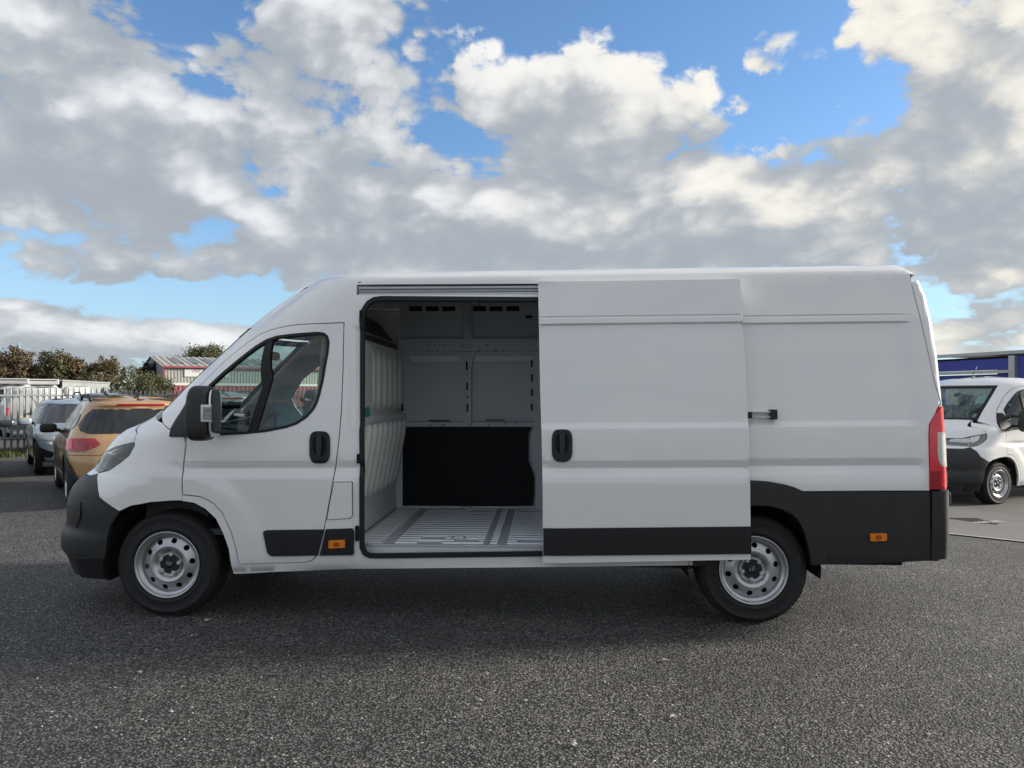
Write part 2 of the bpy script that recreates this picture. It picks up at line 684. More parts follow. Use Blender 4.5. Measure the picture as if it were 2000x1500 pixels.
def inset(poly, d):
    """move a polygon's sides inwards by d"""
    n = len(poly)
    A = sum(poly[i][0] * poly[(i + 1) % n][1] - poly[(i + 1) % n][0] * poly[i][1] for i in range(n))
    sg = 1 if A > 0 else -1
    out = []
    for i in range(n):
        p, a, b = np.array(poly[i]), np.array(poly[i - 1]), np.array(poly[(i + 1) % n])
        u, v = p - a, b - p
        u, v = u / (np.linalg.norm(u) + 1e-9), v / (np.linalg.norm(v) + 1e-9)
        nu, nv = np.array((-u[1], u[0])) * sg, np.array((-v[1], v[0])) * sg
        m = nu + nv
        q = m.dot(m)
        m = m * (2 / q) if q > .3 else nu
        out.append(tuple(p + m * d))
    return out


def inside(poly, pts):
    P = np.array(poly)
    x, y = pts[:, 0], pts[:, 1]
    c = np.zeros(len(pts), bool)
    j = len(P) - 1
    for i in range(len(P)):
        xi, yi, xj, yj = *P[i], *P[j]
        if yi != yj:
            c ^= ((yi > y) != (yj > y)) & (x < (xj - xi) * (y - yi) / (yj - yi) + xi)
        j = i
    return c


def triangulate(outline, holes, sp, rows=(), rake=0.0, rowsp=None):
    loops = [resample(outline, sp)] + [resample(h, sp) for h in holes]
    V, E = [], []
    for lp in loops:
        n = len(V)
        V += lp
        E += [(n + i, n + (i + 1) % len(lp)) for i in range(len(lp))]
    B = np.array(V)
    (x0, z0), (x1, z1) = B.min(0), B.max(0)
    gx = np.arange(x0 + sp * .5, x1, sp)
    gz = [z for z in np.arange(z0 + sp * .5, z1, sp)]
    if len(rows):
        gz = [z for z in gz if min(abs(z - r) for r in rows) > sp * .45]
    pts = [(x, z) for z in gz for x in gx]
    pts += [(x, z + rake * x) for z in rows for x in gx]
    if pts:
        G = np.array(pts)
        keep = inside(loops[0], G)
        for h in loops[1:]:
            keep &= ~inside(h, G)
        G = G[keep]
        if len(G):
            d = np.full(len(G), 9.0)
            for k in range(0, len(B), 200):
                d = np.minimum(d, np.sqrt(((G[:, None] - B[None, k:k + 200]) ** 2).sum(-1)).min(1))
            G = G[d > sp * .30]
            V = V + [tuple(p) for p in G]
    res = delaunay_2d_cdt([Vector(p) for p in V], E, [], 0, 1e-6)
    vv = np.array([tuple(p) for p in res[0]])
    ff = np.array([tuple(f) for f in res[2] if len(f) == 3])
    cen = vv[ff].mean(1)
    keep = inside(loops[0], cen)
    for h in loops[1:]:
        keep &= ~inside(h, cen)
    ff = ff[keep]
    a = vv[ff]
    ar = (a[:, 1, 0] - a[:, 0, 0]) * (a[:, 2, 1] - a[:, 0, 1]) - (a[:, 2, 0] - a[:, 0, 0]) * (a[:, 1, 1] - a[:, 0, 1])
    ff = ff[np.abs(ar) > 1e-9]
    ar = ar[np.abs(ar) > 1e-9]
    ff[ar < 0] = ff[ar < 0][:, ::-1]
    used = np.unique(ff)
    mp = -np.ones(len(vv), int)
    mp[used] = np.arange(len(used))
    return vv[used], mp[ff]


def sheet(name, vv, ff, Pf, Nf, thick, material, parent, flip=False, back=True, off=0.0):
    """turn a 2D triangulation into a curved panel with thickness and exact normals"""
    P, N = Pf(vv), Nf(vv)
    P = P + N * off
    Q = P - N * thick
    n = len(P)
    f = [tuple(t) for t in ff]
    cnt = {}
    for t in f:
        for a, b in ((t[0], t[1]), (t[1], t[2]), (t[2], t[0])):
            cnt[(a, b)] = 1
    rim = [(a, b) for (a, b) in cnt if (b, a) not in cnt]
    faces = [t for t in f]
    nb = [(t[2] + n, t[1] + n, t[0] + n) for t in f] if back else []
    rimf = [(b, a, a + n, b + n) for a, b in rim]
    allf = faces + nb + rimf
    if flip:
        allf = [q[::-1] for q in allf]
    V = np.concatenate((P, Q))
    me = bpy.data.meshes.new(name)
    me.from_pydata(V.tolist(), [], allf)
    me.materials.append(MATS[material] if isinstance(material, str) else material)
    me.polygons.foreach_set('use_smooth', [True] * len(me.polygons))
    me.update()
    nl = np.zeros((len(me.loops), 3))
    li = 0
    pn = np.zeros(len(me.polygons) * 3)
    me.polygons.foreach_get('normal', pn)
    pn = pn.reshape(-1, 3)
    for i, q in enumerate(allf):
        k = len(q)
        if i < len(faces):
            nl[li:li + k] = N[list(q)]
        elif i < len(faces) + len(nb):
            nl[li:li + k] = -N[[j - n for j in q]]
        else:
            nl[li:li + k] = pn[i]
        li += k
    me.normals_split_custom_set(nl.tolist())
    o = bpy.data.objects.new(name, me)
    return link(o, parent)


def panel(name, env, outline, material, parent, holes=(), off=0.0, thick=0.02, sp=0.06, side=-1, rows=(), rake=0.0, back=True):
    vv, ff = triangulate(outline, holes, sp, rows, rake)
    return sheet(name, vv, ff, lambda v: env.P(v[:, 0], v[:, 1], side), lambda v: env.N(v[:, 0], v[:, 1], side),
                 thick, material, parent, flip=side > 0, back=back, off=off)


def both_sides(name, env, outline, material, parent, off=0.0, thick=0.02, sp=0.06, holes=(), rows=()):
    """one panel that crosses the centre line: the near half and its mirror in one mesh"""
    a = panel(name, env, outline, material, None, holes, off, thick, sp, -1, rows)
    b = panel(name, env, outline, material, None, holes, off, thick, sp, 1, rows)
    return join(name, [a, b], parent)


def join(name, obs, parent=None):
    V, F, NL = [], [], []
    m = obs[0].data.materials[0]
    for o in obs:
        me = o.data
        n = len(V)
        V += [tuple(v.co) for v in me.vertices]
        F += [tuple(i + n for i in p.vertices) for p in me.polygons]
        NL += [tuple(c.vector) for c in me.corner_normals]
    me = bpy.data.meshes.new(name)
    me.from_pydata(V, [], F)
    me.materials.append(m)
    me.polygons.foreach_set('use_smooth', [True] * len(F))
    me.update()
    me.normals_split_custom_set(NL)
    for o in obs:
        old = o.data
        bpy.data.objects.remove(o)
        bpy.data.meshes.remove(old)
    o = bpy.data.objects.new(name, me)
    return link(o, parent)

# ------------------------------------------------------------------ ground


def gz(x, y):
    """the yard falls gently towards a gully on the right"""
    return -0.30 * sstep(np.asarray(x, float) * .8 + np.asarray(y, float) * .45, 6.0, 11.6)

m = bpy.data.materials.new('chippings')
m.use_nodes = True
MATS['chippings'] = m
t = NT(m.node_tree)
b = t.n['Principled BSDF']
geo = t.node('ShaderNodeNewGeometry')
pos0 = geo.outputs['Position']
wn = t.node('ShaderNodeTexNoise')
t.l.new(pos0, wn.inputs['Vector'])
wn.inputs['Scale'].default_value = 38.0
wn.inputs['Detail'].default_value = 2
pos = t.vmath('ADD', pos0, t.vmath('MULTIPLY', t.vmath('SUBTRACT', wn.outputs['Color'], (.5, .5, .5)), (.022, .022, .022)))
v1 = t.voronoi(pos, 74.0)
v2 = t.voronoi(pos, 140.0)
big = t.noise(pos, 0.45, 6, 0.62)
mid = t.noise(pos, 5.0, 5, 0.65)
cell = t.node('ShaderNodeSeparateColor')
t.l.new(v1.outputs['Color'], cell.inputs[0])
tone = t.linear(cell.outputs[0], 0, 1, 0.42, 1.75)
tone = t.math('MULTIPLY', tone, t.linear(big, .3, .7, .62, 1.38))
tone = t.math('MULTIPLY', tone, t.linear(mid, .3, .7, .78, 1.22))
gap = t.smooth(v1.outputs['Distance'], .28, .66, 1.0, 0.10)
tone = t.math('MULTIPLY', tone, gap)
dust = t.smooth(t.noise(pos, 0.9, 5, .6), .48, .68)
base = t.mix(t.smooth(cell.outputs[1], .3, .9), (.124, .124, .125, 1), (.150, .143, .134, 1))
base = t.mix(t.math('MULTIPLY', dust, .4), base, (.165, .152, .136, 1))
pale = t.smooth(cell.outputs[2], .985, .990)
base = t.mix(pale, base, (.36, .35, .33, 1))
c = t.mix(1.0, base, t.xyz(tone, tone, tone), 'MULTIPLY')
t.l.new(c, b.inputs['Base Color'])
b.inputs['Roughness'].default_value = .72
hgt = t.math('ADD', t.math('MULTIPLY', v1.outputs['Distance'], -1.0), t.math('MULTIPLY', v2.outputs['Distance'], -.35))
hgt = t.math('MULTIPLY_ADD', cell.outputs[1], .5, hgt)
bn = t.node('ShaderNodeBump')
bn.inputs['Strength'].default_value = 1.0
bn.inputs['Distance'].default_value = .013
t.l.new(hgt, bn.inputs['Height'])
t.l.new(bn.outputs[0], b.inputs['Normal'])
gx = np.unique(np.concatenate((np.linspace(-400, -20, 12), np.linspace(-20, 20, 81), np.linspace(20, 400, 12))))
gy = np.unique(np.concatenate((np.linspace(-120, -2, 8), np.linspace(-2, 30, 65), np.linspace(30, 700, 16))))
V = [(x, y, float(gz(x, y))) for y in gy for x in gx]
nx = len(gx)
F = [(j * nx + i, j * nx + i + 1, (j + 1) * nx + i + 1, (j + 1) * nx + i) for j in range(len(gy) - 1) for i in range(nx - 1)]
g = mesh('ground', V, F, 'chippings', None, True)
tag(g, kind='structure')

# ------------------------------------------------------------------ the long white van
YC, Y0, RAKE = 6.225, 5.20, 0.008
W_Z = [.10, .20, .30, .42, .60, .9, 1.0, 1.3, 1.5, 1.8, 2.0, 2.06, 2.345, 2.37, 2.395, 2.417, 2.433, 2.449, 2.470, 2.483, 2.492]
W_I = [.08, .07, .05, .022, .008, 0, 0, .010, .026, .055, .08, .089, .145, .16, .19, .23, .29, .40, .60, .80, 1.02]
tw = dense(W_Z, [1.025 - i for i in W_I], .08, 2.494, .002, .006)
LF, LR_, NF, NR = .85, .13, 2.35, 2.3


def solve(sil, front):
    zs, xs = [], []
    ph = np.linspace(.02, math.pi / 2, 200)
    L, n = (LF, NF) if front else (LR_, NR)
    c, s = np.cos(ph) ** (2 / n), np.sin(ph) ** (2 / n)
    for px, py in sil:
        d = ray(px, py)
        z, x0 = 1.0, 0.0
        for _ in range(8):
            w = np.interp(z - RAKE * x0, *tw)
            y = YC - w * s
            k = y * d[0] / d[1]
            if front:
                v = k - L * (1 - c)
                i = int(np.argmax(v))
            else:
                v = k + L * (1 - c)
                i = int(np.argmin(v))
            x0 = k[i]
            z = CAM_H + y[i] / d[1] * d[2]
        zs.append(z)
        xs.append(v[i])
    return zs, xs

SIL_F = [(156, 1126), (143, 1114), (135, 1094), (128, 1077), (119, 1070), (118, 1050), (121, 1035), (131, 1022), (129, 1000), (130, 980),
         (137, 957), (148, 942), (160, 930), (175, 922), (188, 911), (198, 892), (208, 878), (218, 864), (232, 848), (250, 838), (276, 828),
         (306, 812), (332, 786), (363, 754), (414, 706), (469, 656), (514, 620), (567, 582), (615, 553), (644, 541), (664, 537)]
zf, xf_ = solve(SIL_F, True)
xf_ += [xf_[-1] + .10, xf_[-1] + .30, xf_[-1] + .7, xf_[-1] + 1.2]
zf += [2.449, 2.470, 2.483, 2.492]
zf = list(np.maximum.accumulate(np.array(zf) + np.arange(len(zf)) * 1e-4))
SIL_R = [(1846, 1080), (1846, 960), (1845, 900), (1841, 820), (1832, 720), (1820, 640), (1807, 580), (1793, 548), (1784, 535), (1772, 529)]
zr_, xr_ = solve(SIL_R, False)
zr_ += [2.47, 2.492]
xr_ += [xr_[-1] - .05, xr_[-1] - .15]
txf = dense(zf, xf_, .08, 2.494, .002, .012)
txr = dense(zr_, xr_, .08, 2.494, .002, .02)
X690 = at(689, 800, Y0)[0]
XREAR = at(1790, 730, Y0)[0]
FWX, RWX = at(326, 1103, 5.24), at(1472, 1124, 5.24)
CREASE = ([.5, .985, 1.046, 1.052, 1.100, 1.311, 1.349, 2.008, 2.016, 2.054, 2.061, 2.068, 2.6],
          [0, 0, .020, .020, 0, 0, .018, .018, 0, 0, .008, 0, 0])
GROOVE = ([.5, .985, 1.046, 1.052, 1.100, 2.6], [0, 0, .016, .016, 0, 0])
CROWS = (.985, 1.0, 1.02, 1.043, 1.049, 1.055, 1.075, 1.098, 1.104, 1.307, 1.313, 1.33, 1.347, 1.353, 2.004, 2.010, 2.015, 2.02, 2.05, 2.056, 2.061, 2.066, 2.072)


def van_detail(x, z):
    x, z = np.asarray(x, float), np.asarray(z, float)
    zz = z - RAKE * x
    full, low = np.interp(zz, *CREASE), np.interp(zz, *GROOVE)
    xe = XREAR + (1.35 - zz) * .06
    mrear = 1 - sstep(x, xe - .03, xe + .03)
    mfull = sstep(x, -1.30, -1.26) * mrear
    mlow = sstep(x, -2.75, -2.35) * mrear
    d = np.where(mfull > 0, full * mfull + low * mlow * (1 - mfull), low * mlow)
    r = np.hypot(x - FWX[0], z - .36)
    d = d - .014 * (1 - sstep(r, .62, .76)) * sstep(x, -3.2, -2.8)
    d = d + .009 * sstep(x, X690 - .006, X690 + .006) * (1 - sstep(x, .02, .10)) * (1 - sstep(zz, 2.28, 2.32)) * sstep(zz, .36, .40)
    d = d + .012 * (1 - sstep(zz, .335, .36)) * sstep(x, -2.4, -2.2)
    return d

env = Env(YC, tw, txf, txr, LF, LR_, NF, NR, van_detail, 1.25, 1.25, RAKE)
H = env.hits
van = thing('panel_van', 'long white panel van seen side-on with its side door slid open', 'van', (float((FWX[0] + RWX[0]) / 2), YC, 0))

# outlines, in picture positions on the near side
DOOR_LOW = [(356, 967), (391, 971), (414, 982), (433, 1002), (450, 1038), (460, 1072), (466, 1103)]
DOOR = H(DOOR_LOW + [(540, 1101), (600, 1099), (612, 1094), (619, 1086), (624, 1074), (634, 1033), (648, 960), (658, 900), (664, 850), (668, 800), (671, 720), (673, 629),
                     (620, 631), (580, 633), (555, 637), (530, 643), (508, 652), (488, 665), (466, 682), (443, 701), (415, 728), (386, 756), (366, 790), (360, 830),
                     (360, 857), (358, 910), (355, 940)])
nlow = len(DOOR_LOW)
LIP = [(355, 978), (380, 982), (402, 994), (422, 1013), (436, 1041), (447, 1072), (457, 1121)]
APIL_Z0 = env.hit(306, 812)[1]
ROOF_Z = 2.345


def roof_line(x):
    return ROOF_Z + RAKE * x

BUMP_LINE = [(192, 924), (190, 943), (194, 971), (233, 999)]
WS_DEG, WS_TOP = 43.0, 2.035
apil = [(env.s_front(z, WS_DEG), z) for z in np.linspace(APIL_Z0 + .03, ROOF_Z - .05, 26)]
x_top0 = apil[-1][0]
top_edge = [(x, roof_line(x)) for x in np.linspace(x_top0 + .10, env.hit(1778, 546)[0], 30)]
pillar = H([(1779, 552), (1790, 596), (1801, 640), (1812, 690), (1822, 735), (1832, 772), (1836, 786)])
tail_in = H([(1826, 808), (1814, 829), (1813, 856), (1814, 900), (1815, 956)])
trim_top = H([(1815, 958), (1700, 958), (1568, 959), (1550, 951), (1532, 946), (1500, 940), (1466, 938)])
ARCH_R = [(1430, 938), (1395, 950), (1372, 975), (1360, 1010), (1355, 1050), (1353, 1104)]
sill = H([(1200, 1106), (900, 1109), (687, 1111), (588, 1115), (500, 1119), (457, 1121)])
body = apil + top_edge + pillar + tail_in + trim_top + H(ARCH_R) + sill + H(LIP[::-1])[1:] + DOOR[:nlow] + DOOR[nlow:-5] + H([(362, 790), (332, 838), (318, 824)])
HOLE_RAIL = H([(697, 556), (1090, 554), (1090, 575), (697, 576)])
OPEN = H([(703, 640), (704, 616), (708, 602), (717, 589), (730, 581), (746, 579), (1090, 581), (1090, 1086), (735, 1090), (720, 1089), (709, 1083), (703, 1070), (703, 900)])
body_panel = panel('body_side', env, body, 'white_paint', van, [HOLE_RAIL, OPEN], 0, .035, .065, -1, CROWS, RAKE)
tag(body_panel)
far = [(x_top0, ROOF_Z - .05)] + [(x, roof_line(x)) for x in np.linspace(x_top0 + .1, 2.75, 24)] + [(2.78, 1.2), (2.78, .45), (1.9, .40), (1.75, .68), (1.41, .82), (1.07, .68), (.95, .36), (-2.05, .34), (-2.2, .6), (-2.35, .72), (-2.4, 1.30), (-1.9, 2.03), (-1.35, 2.05), (-1.36, 1.28), (-2.4, 1.25), (-2.42, 1.30)]
FAR_WIN = inset(H([(398, 775), (436, 726), (480, 690), (520, 664), (560, 654), (620, 648), (643, 660), (638, 710), (626, 770), (600, 816), (540, 842), (420, 852)]), .0)
far_out = apil[:1] + apil[1:] + [(x, roof_line(x)) for x in np.linspace(x_top0 + .1, 2.75, 24)] + [(2.80, 1.6), (2.82, .45), (1.95, .42), (1.80, .70), (1.41, .86), (1.02, .70), (.90, .36), (-2.05, .33), (-2.17, .62), (-2.4, .82), (-2.62, .84), (-2.62, 1.1)]
panel('far_body_side', env, far_out, 'white_paint', van, [FAR_WIN], 0, .03, .10, 1)
panel('far_side_glass', env, inset(FAR_WIN, -.01), 'cab_glass', van, (), -.012, .004, .1, 1, back=False)

# roof with its raised front cap
rows_z = np.concatenate((np.linspace(WS_TOP, ROOF_Z, 10)[:-1], np.array([2.345, 2.353, 2.361, 2.37, 2.38, 2.39, 2.40, 2.41, 2.418, 2.426, 2.433, 2.441, 2.449, 2.458, 2.466, 2.474, 2.482, 2.488, 2.4925])))


def roof_mesh(name, parent, rows, start_row, xmax=None):
    V, F, N = [], [], []
    ring = []
    ts = np.concatenate((np.linspace(0, 1, 26), np.linspace(1, 2, 44)[1:], np.linspace(2, 3, 18)[1:]))
    for i, z0 in enumerate(rows):
        row = []
        for side in (-1, 1):
            for t in (ts if side < 0 else ts[::-1]):
                za = z0
                for _ in range(2):
                    a, b = env.xf(za) + env.Lf, env.xr(za) - env.Lr
                    sg = a - env.AF * (1 - t) if t < 1 else (a + (b - a) * (t - 1) if t < 2 else b + env.AR * (t - 2))
                    za = min(z0 + RAKE * max(-2.3, min(sg, 2.85)) * min(1, max(0, (z0 - 2.0) / .3)), 2.4935) if z0 < 2.44 else min(z0 + RAKE * sg * .3, 2.4935)
                row.append((sg, za, side, t))
        ring.append(row)
    n = len(ring[0])
    P = []
    for row in ring:
        sg, z = np.array([r[0] for r in row]), np.array([r[1] for r in row])
        sd = np.array([r[2] for r in row])
        pa, pb = env.P(sg, z, -1), env.P(sg, z, 1)
        P.append(np.where((sd < 0)[:, None], pa, pb))
    V = np.concatenate(P)
    for i in range(len(rows) - 1):
        for j in range(n):
            k = (j + 1) % n
            if i < start_row:               # below the roof line only the front cap
                t0, t1 = ring[i][j][3], ring[i][k][3]
                lim = WS_DEG / 90
                if max(t0, t1) > lim + .03 or j == n - 1 and False:
                    continue
            F.append((i * n + j, i * n + k, (i + 1) * n + k, (i + 1) * n + j))
    return mesh(name, V, F, 'white_paint', parent, True)

roof = roof_mesh('roof', van, rows_z, 9)
# front end -------------------------------------------------
bon_low = H([(262, 863), (226, 872), (209, 881)])
bon_edge = H([(274, 829), (267, 846), (261, 862)])
cowl_z = APIL_Z0 + .03
bz0 = bon_low[-1][1] - .02
bonnet = [(env.s_nose(z), z) for z in np.linspace(bz0, cowl_z + .02, 12)] + [(env.s_front(cowl_z + .01, WS_DEG - 6), cowl_z + .01)] + bon_edge + bon_low


def front_end(root):
    both_sides('bonnet', env, bonnet, 'white_paint', root, 0, .02, .05)
    fender = H(BUMP_LINE + [(257, 988), (296, 981), (338, 978), (355, 978), (356, 967), (355, 940), (358, 910), (360, 857), (361, 838), (333, 840), (319, 826), (306, 813)]) \
        + [(env.s_front(cowl_z + .012, WS_DEG - 5), cowl_z + .012)] + H([(275, 830), (268, 846), (262, 863), (263, 870), (252, 890), (235, 904), (213, 919)])
    for sd in (-1, 1):
        panel('fender', env, inset(fender, .003), 'white_paint', root, (), 0, .03, .05, sd)
    zb0, zb1 = .235, env.hit(165, 928)[1]
    lz = env.hit(190, 914)[1]
    LAMP_DEG = 15
    # bumper: wraps round the nose
    low = H([(156, 1124), (205, 1131)])
    bump = [(env.s_nose(z), z) for z in np.linspace(zb1, low[0][1], 18)] + low + H([(204, 1089), (208, 1058), (218, 1022), (233, 999), (194, 971), (190, 943), (192, 926), (176, 930)])
    both_sides('front_bumper', env, bump, 'grey_plastic', root, 0, .03, .05)
    strip = [(env.s_nose(z), z) for z in (zb1 + .003, bz0 - .002)] + [(env.s_front(bz0 - .004, LAMP_DEG), bz0 - .004), (env.s_front(lz, LAMP_DEG), lz)] + H([(192, 921), (192, 924), (176, 928)])
    both_sides('nose_panel', env, strip, 'white_paint', root, -.002, .02, .04)
    lamp = [(env.s_front(lz + .004, LAMP_DEG), lz + .004), (env.s_front(bz0 - .03, LAMP_DEG), bz0 - .03), (env.s_front(bz0 - .006, LAMP_DEG + 6), bz0 - .006)] + H([(210, 882), (226, 873), (246, 866), (261, 864), (263, 870), (252, 890), (235, 904), (213, 919), (196, 922)])
    c = np.mean(np.array(lamp), 0)
    for sd in (-1, 1):
        hl = panel('headlight', env, inset(lamp, .002), 'lamp_inner', root, (), -.022, .03, .03, sd)
        panel('lens', env, inset(lamp, .001), 'lamp_glass', hl, (), .001, .002, .04, sd, back=False)
        sub = [tuple(c + (np.array(p) - c) * .55 + np.array((.02, .015))) for p in lamp]
        panel('reflector', env, sub, 'chrome', hl, (), -.014, .012, .03, sd)
        a_, b_, c_ = (np.array(lamp[k]) for k in (0, -1, 4))
        drl = [tuple(a_), tuple(b_), tuple(b_ * .45 + c_ * .55), tuple(b_ * .62 + c_ * .38 - np.array((.03, 0))), tuple(b_ + np.array((-.03, .022))), tuple(a_ + np.array((0, .022)))]
        panel('light_guide', env, inset(drl, .002), 'clear_lens', hl, (), -.010, .012, .03, sd)
    # bumper mouldings
    for sd in (-1, 1):
        fog = H([(134, 988), (160, 978), (159, 1010), (150, 1034), (136, 1020)])
        panel('fog_cover', env, inset(rounded(fog, .02), .004), 'grey_plastic', root, (), .008, .02, .04, sd)
        panel('bumper_valance', env, H([(150, 1089), (204, 1090), (205, 1130), (160, 1126)]), 'black_plastic', root, (), .010, .02, .04, sd)
    ws_lo = cowl_z + .035
    ws = [(env.s_nose(z), z) for z in np.linspace(WS_TOP - .01, ws_lo, 14)] + [(env.s_front(z, WS_DEG - 1.5), z) for z in np.linspace(ws_lo, WS_TOP - .01, 14)]
    w2 = both_sides('windscreen', env, ws, 'screen_glass', root, -.006, .004, .06)
    surround = ws
    band = [(env.s_front(z, WS_DEG - 4), z) for z in np.linspace(ws_lo, WS_TOP - .01, 14)] + [(env.s_front(z, WS_DEG - .3), z) for z in np.linspace(WS_TOP - .01, ws_lo, 14)]
    for sd in (-1, 1):
        panel('windscreen_surround', env, band, 'rubber', root, (), -.002, .008, .06, sd)
    top = [(env.s_nose(z), z) for z in (WS_TOP - .012, WS_TOP - .055)] + [(env.s_front(WS_TOP - .055, WS_DEG - 4), WS_TOP - .055), (env.s_front(WS_TOP - .012, WS_DEG - 4), WS_TOP - .012)]
    both_sides('windscreen_shade', env, top, 'rubber', root, -.003, .006, .06)
    cw = [(env.s_nose(z), z) for z in (cowl_z + .045, cowl_z + .018)] + [(env.s_front(cowl_z + .014, WS_DEG - 1), cowl_z + .014), (env.s_front(cowl_z + .045, WS_DEG - 1), cowl_z + .045)]
    both_sides('scuttle', env, cw, 'black_plastic', root, .001, .02, .06)

front_end(van)

# cab door ---------------------------------------------------
WIN = H([(400, 852), (396, 820), (396, 800), (399, 778), (408, 752), (436, 726), (460, 706), (480, 690), (500, 675), (520, 663), (540, 656), (570, 652), (620, 648), (634, 650), (641, 656),
         (644, 668), (642, 690), (638, 710), (632, 745), (626, 770), (621, 786), (614, 800), (600, 816), (580, 829), (560, 836), (520, 844), (480, 848)])
BAR = [(521, 663), (534, 658), (500, 846), (482, 848)]


def door_shape(root, sd, offy=0.0):
    d = panel('cab_door', env, inset(DOOR, .007), 'white_paint', root, [WIN], 0, .035, .05, sd, CROWS[:9], RAKE)
    win_in = inset(WIN, .019)
    panel('window_rubber', env, inset(WIN, .0), 'rubber', d, [win_in], .003, .022, .03, sd)
    panel('window_glass', env, inset(WIN, .012), 'cab_glass', d, (), -.012, .004, .06, sd, back=False)
    bar = H(BAR)
    panel('window_divider', env, bar, 'rubber', d, (), .002, .03, .04, sd)
    # inner trim
    lo = [p for p in inset(DOOR, .05) if p[1] < 1.20]
    panel('inner_trim', env, inset(H([(372, 868), (372, 955), (420, 975), (470, 1085), (600, 1080), (640, 940), (655, 850), (600, 838), (540, 856), (420, 864)]), .0), 'cab_plastic', d, (), -.06, .03, .08, sd)
    trim = H([(514, 1040), (516, 1036), (522, 1034.5), (633.5, 1033), (628, 1058), (622, 1084.5), (534, 1086), (527, 1084), (522, 1078)])
    panel('door_trim', env, inset(trim, .002), 'black_plastic', d, (), .014, .02, .03, sd)
    tt = H([(518, 1034.6), (633, 1032.6), (632, 1038), (520, 1040)])
    handle(d, (605, 842, 645, 904), sd)
    return d


def ell(px0, py0, px1, py1, k=2.6, n=28):
    cx, cy, a, b = (px0 + px1) / 2, (py0 + py1) / 2, (px1 - px0) / 2, (py1 - py0) / 2
    out = []
    for i in range(n):
        t = 2 * math.pi * i / n
        c, s = math.cos(t), math.sin(t)
        out.append((cx + a * abs(c) ** (2 / k) * (1 if c > 0 else -1), cy + b * abs(s) ** (2 / k) * (1 if s > 0 else -1)))
    return out


def handle(parent, box, sd, base=0.0):
    x0, y0, x1, y1 = box
    wd = x1 - x0
    plate = ell(x0, y0, x1, y1, 3.6)
    plate = [(x + (1 if x > (x0 + x1) / 2 else -1) * wd * .0, y) for x, y in plate]
    h = panel('door_handle', env, H(plate), 'black_plastic', parent, (), base + .012, .02, .02, sd)
    bowl = H(ell(x0 + wd * .16, y0 + 7, x1 - wd * .16, y1 - 15, 2.4))
    panel('handle_bowl', env, bowl, 'hole_dark', h, (), base + .0135, .006, .02, sd)
    grip = H(rounded([(x0 + wd * .36, y0 + 4), (x0 + wd * .64, y0 + 4), (x0 + wd * .60, y1 - 14), (x0 + wd * .40, y1 - 14)], 5))
    panel('handle_grip', env, grip, 'grey_plastic', h, (), base + .032, .02, .02, sd)

near_door = door_shape(van, -1)
# mirror ------------------------------------------------------


def superbox(mb, c, ax, ay, az, e=.35, nu=20, nv=12, taper=0.0):
    c, ax, ay, az = map(np.array, (c, ax, ay, az))
    sp = lambda t, p: math.copysign(abs(t) ** p, t)
    v, f = [], []
    for i in range(nv + 1):
        th = -math.pi / 2 + math.pi * i / nv
        for j in range(nu):
            ph = 2 * math.pi * j / nu
            a, b, d = sp(math.cos(th), e) * sp(math.cos(ph), e), sp(math.cos(th), e) * sp(math.sin(ph), e), sp(math.sin(th), e)
            k = 1 - taper * max(0, d)
            v.append(tuple(c + ax * a * k + ay * b * k + az * d))
    for i in range(nv):
        for j in range(nu):
            k = (j + 1) % nu
            f.append((i * nu + j, i * nu + k, (i + 1) * nu + k, (i + 1) * nu + j))
    return mb.add(v, f)


def mirror_unit(root, sd):
    mir = lambda p: (p[0], p[1] if sd < 0 else 2 * YC - p[1], p[2])
    c = at(394, 807, 5.00)
    top, bot = at(394, 753, 5.00), at(394, 861, 5.00)
    hz = (top[2] - bot[2]) / 2
    hx = (at(421, 807, 5.0)[0] - at(368, 807, 5.0)[0]) / 2
    sail = H([(332, 853), (334, 843), (344, 826), (367, 786), (376, 770), (392, 770), (398, 790), (397, 854)])
    m = panel('door_mirror', env, sail, 'black_plastic', root, (), .012, .03, .03, sd)
    b = superbox(MB(), mir((c[0], c[1], c[2] + .03 * 0)), (hx * .93, 0, 0), (0, .11, 0), (0, 0, hz), .5, 24, 16, .12)
    b.build('mirror_shell', 'grey_plastic', m, True)
    b = MB()
    superbox(b, mir((c[0] + hx * .99, c[1], c[2])), (.008, 0, 0), (0, .092, 0), (0, 0, hz * .86), .4)
    b.build('mirror_glass', 'chrome', m, True)
    i0, i1 = at(391, 789, 4.9), at(415, 826, 4.9)
    b = MB()
    y = c[1] - .100
    k0, k1 = at(393, 790, y), at(414, 825, y)
    pts = [mir(p) for p in ((k0[0], y, k1[2]), (k1[0], y, k0[2]))]
    b.box((k0[0], pts[0][1] - .012, k1[2]), (k1[0], pts[0][1] + .02, k0[2]), .006)
    ind = b.build('mirror_indicator', 'chrome', m)
    b = MB()
    q0, q1 = at(396, 795, y - .013), at(412, 820, y - .013)
    yy = mir((0, y - .013, 0))[1]
    b.box((q0[0], yy - .002, q1[2]), (q1[0], yy + .004, q0[2]), .002)
    b.build('indicator_lens', 'lamp_inner', ind)
    b = MB()
    for k in range(8):
        zz = c[2] + .03 - k * .009
        p = mir((c[0] - hx * .80, c[1] - .085, zz))
        b.box((p[0], p[1] - .006, zz), (p[0] + hx * .8, p[1] + .006, zz + .004))
    b.build('mirror_ribs', 'black_plastic', m)
    b = MB()
    for dz in (.08, -.09):
        p0 = mir((c[0] + .01, c[1] + .08, c[2] + dz * .9))
        p1 = mir((c[0] - .04, 5.235, c[2] + dz))
        b = MB()
        b.tube([p0, p1], .022, 10)
        b.build('mirror_arm', 'black_plastic', m, True)
    return m

mirror_unit(van, -1)
mirror_unit(van, 1)

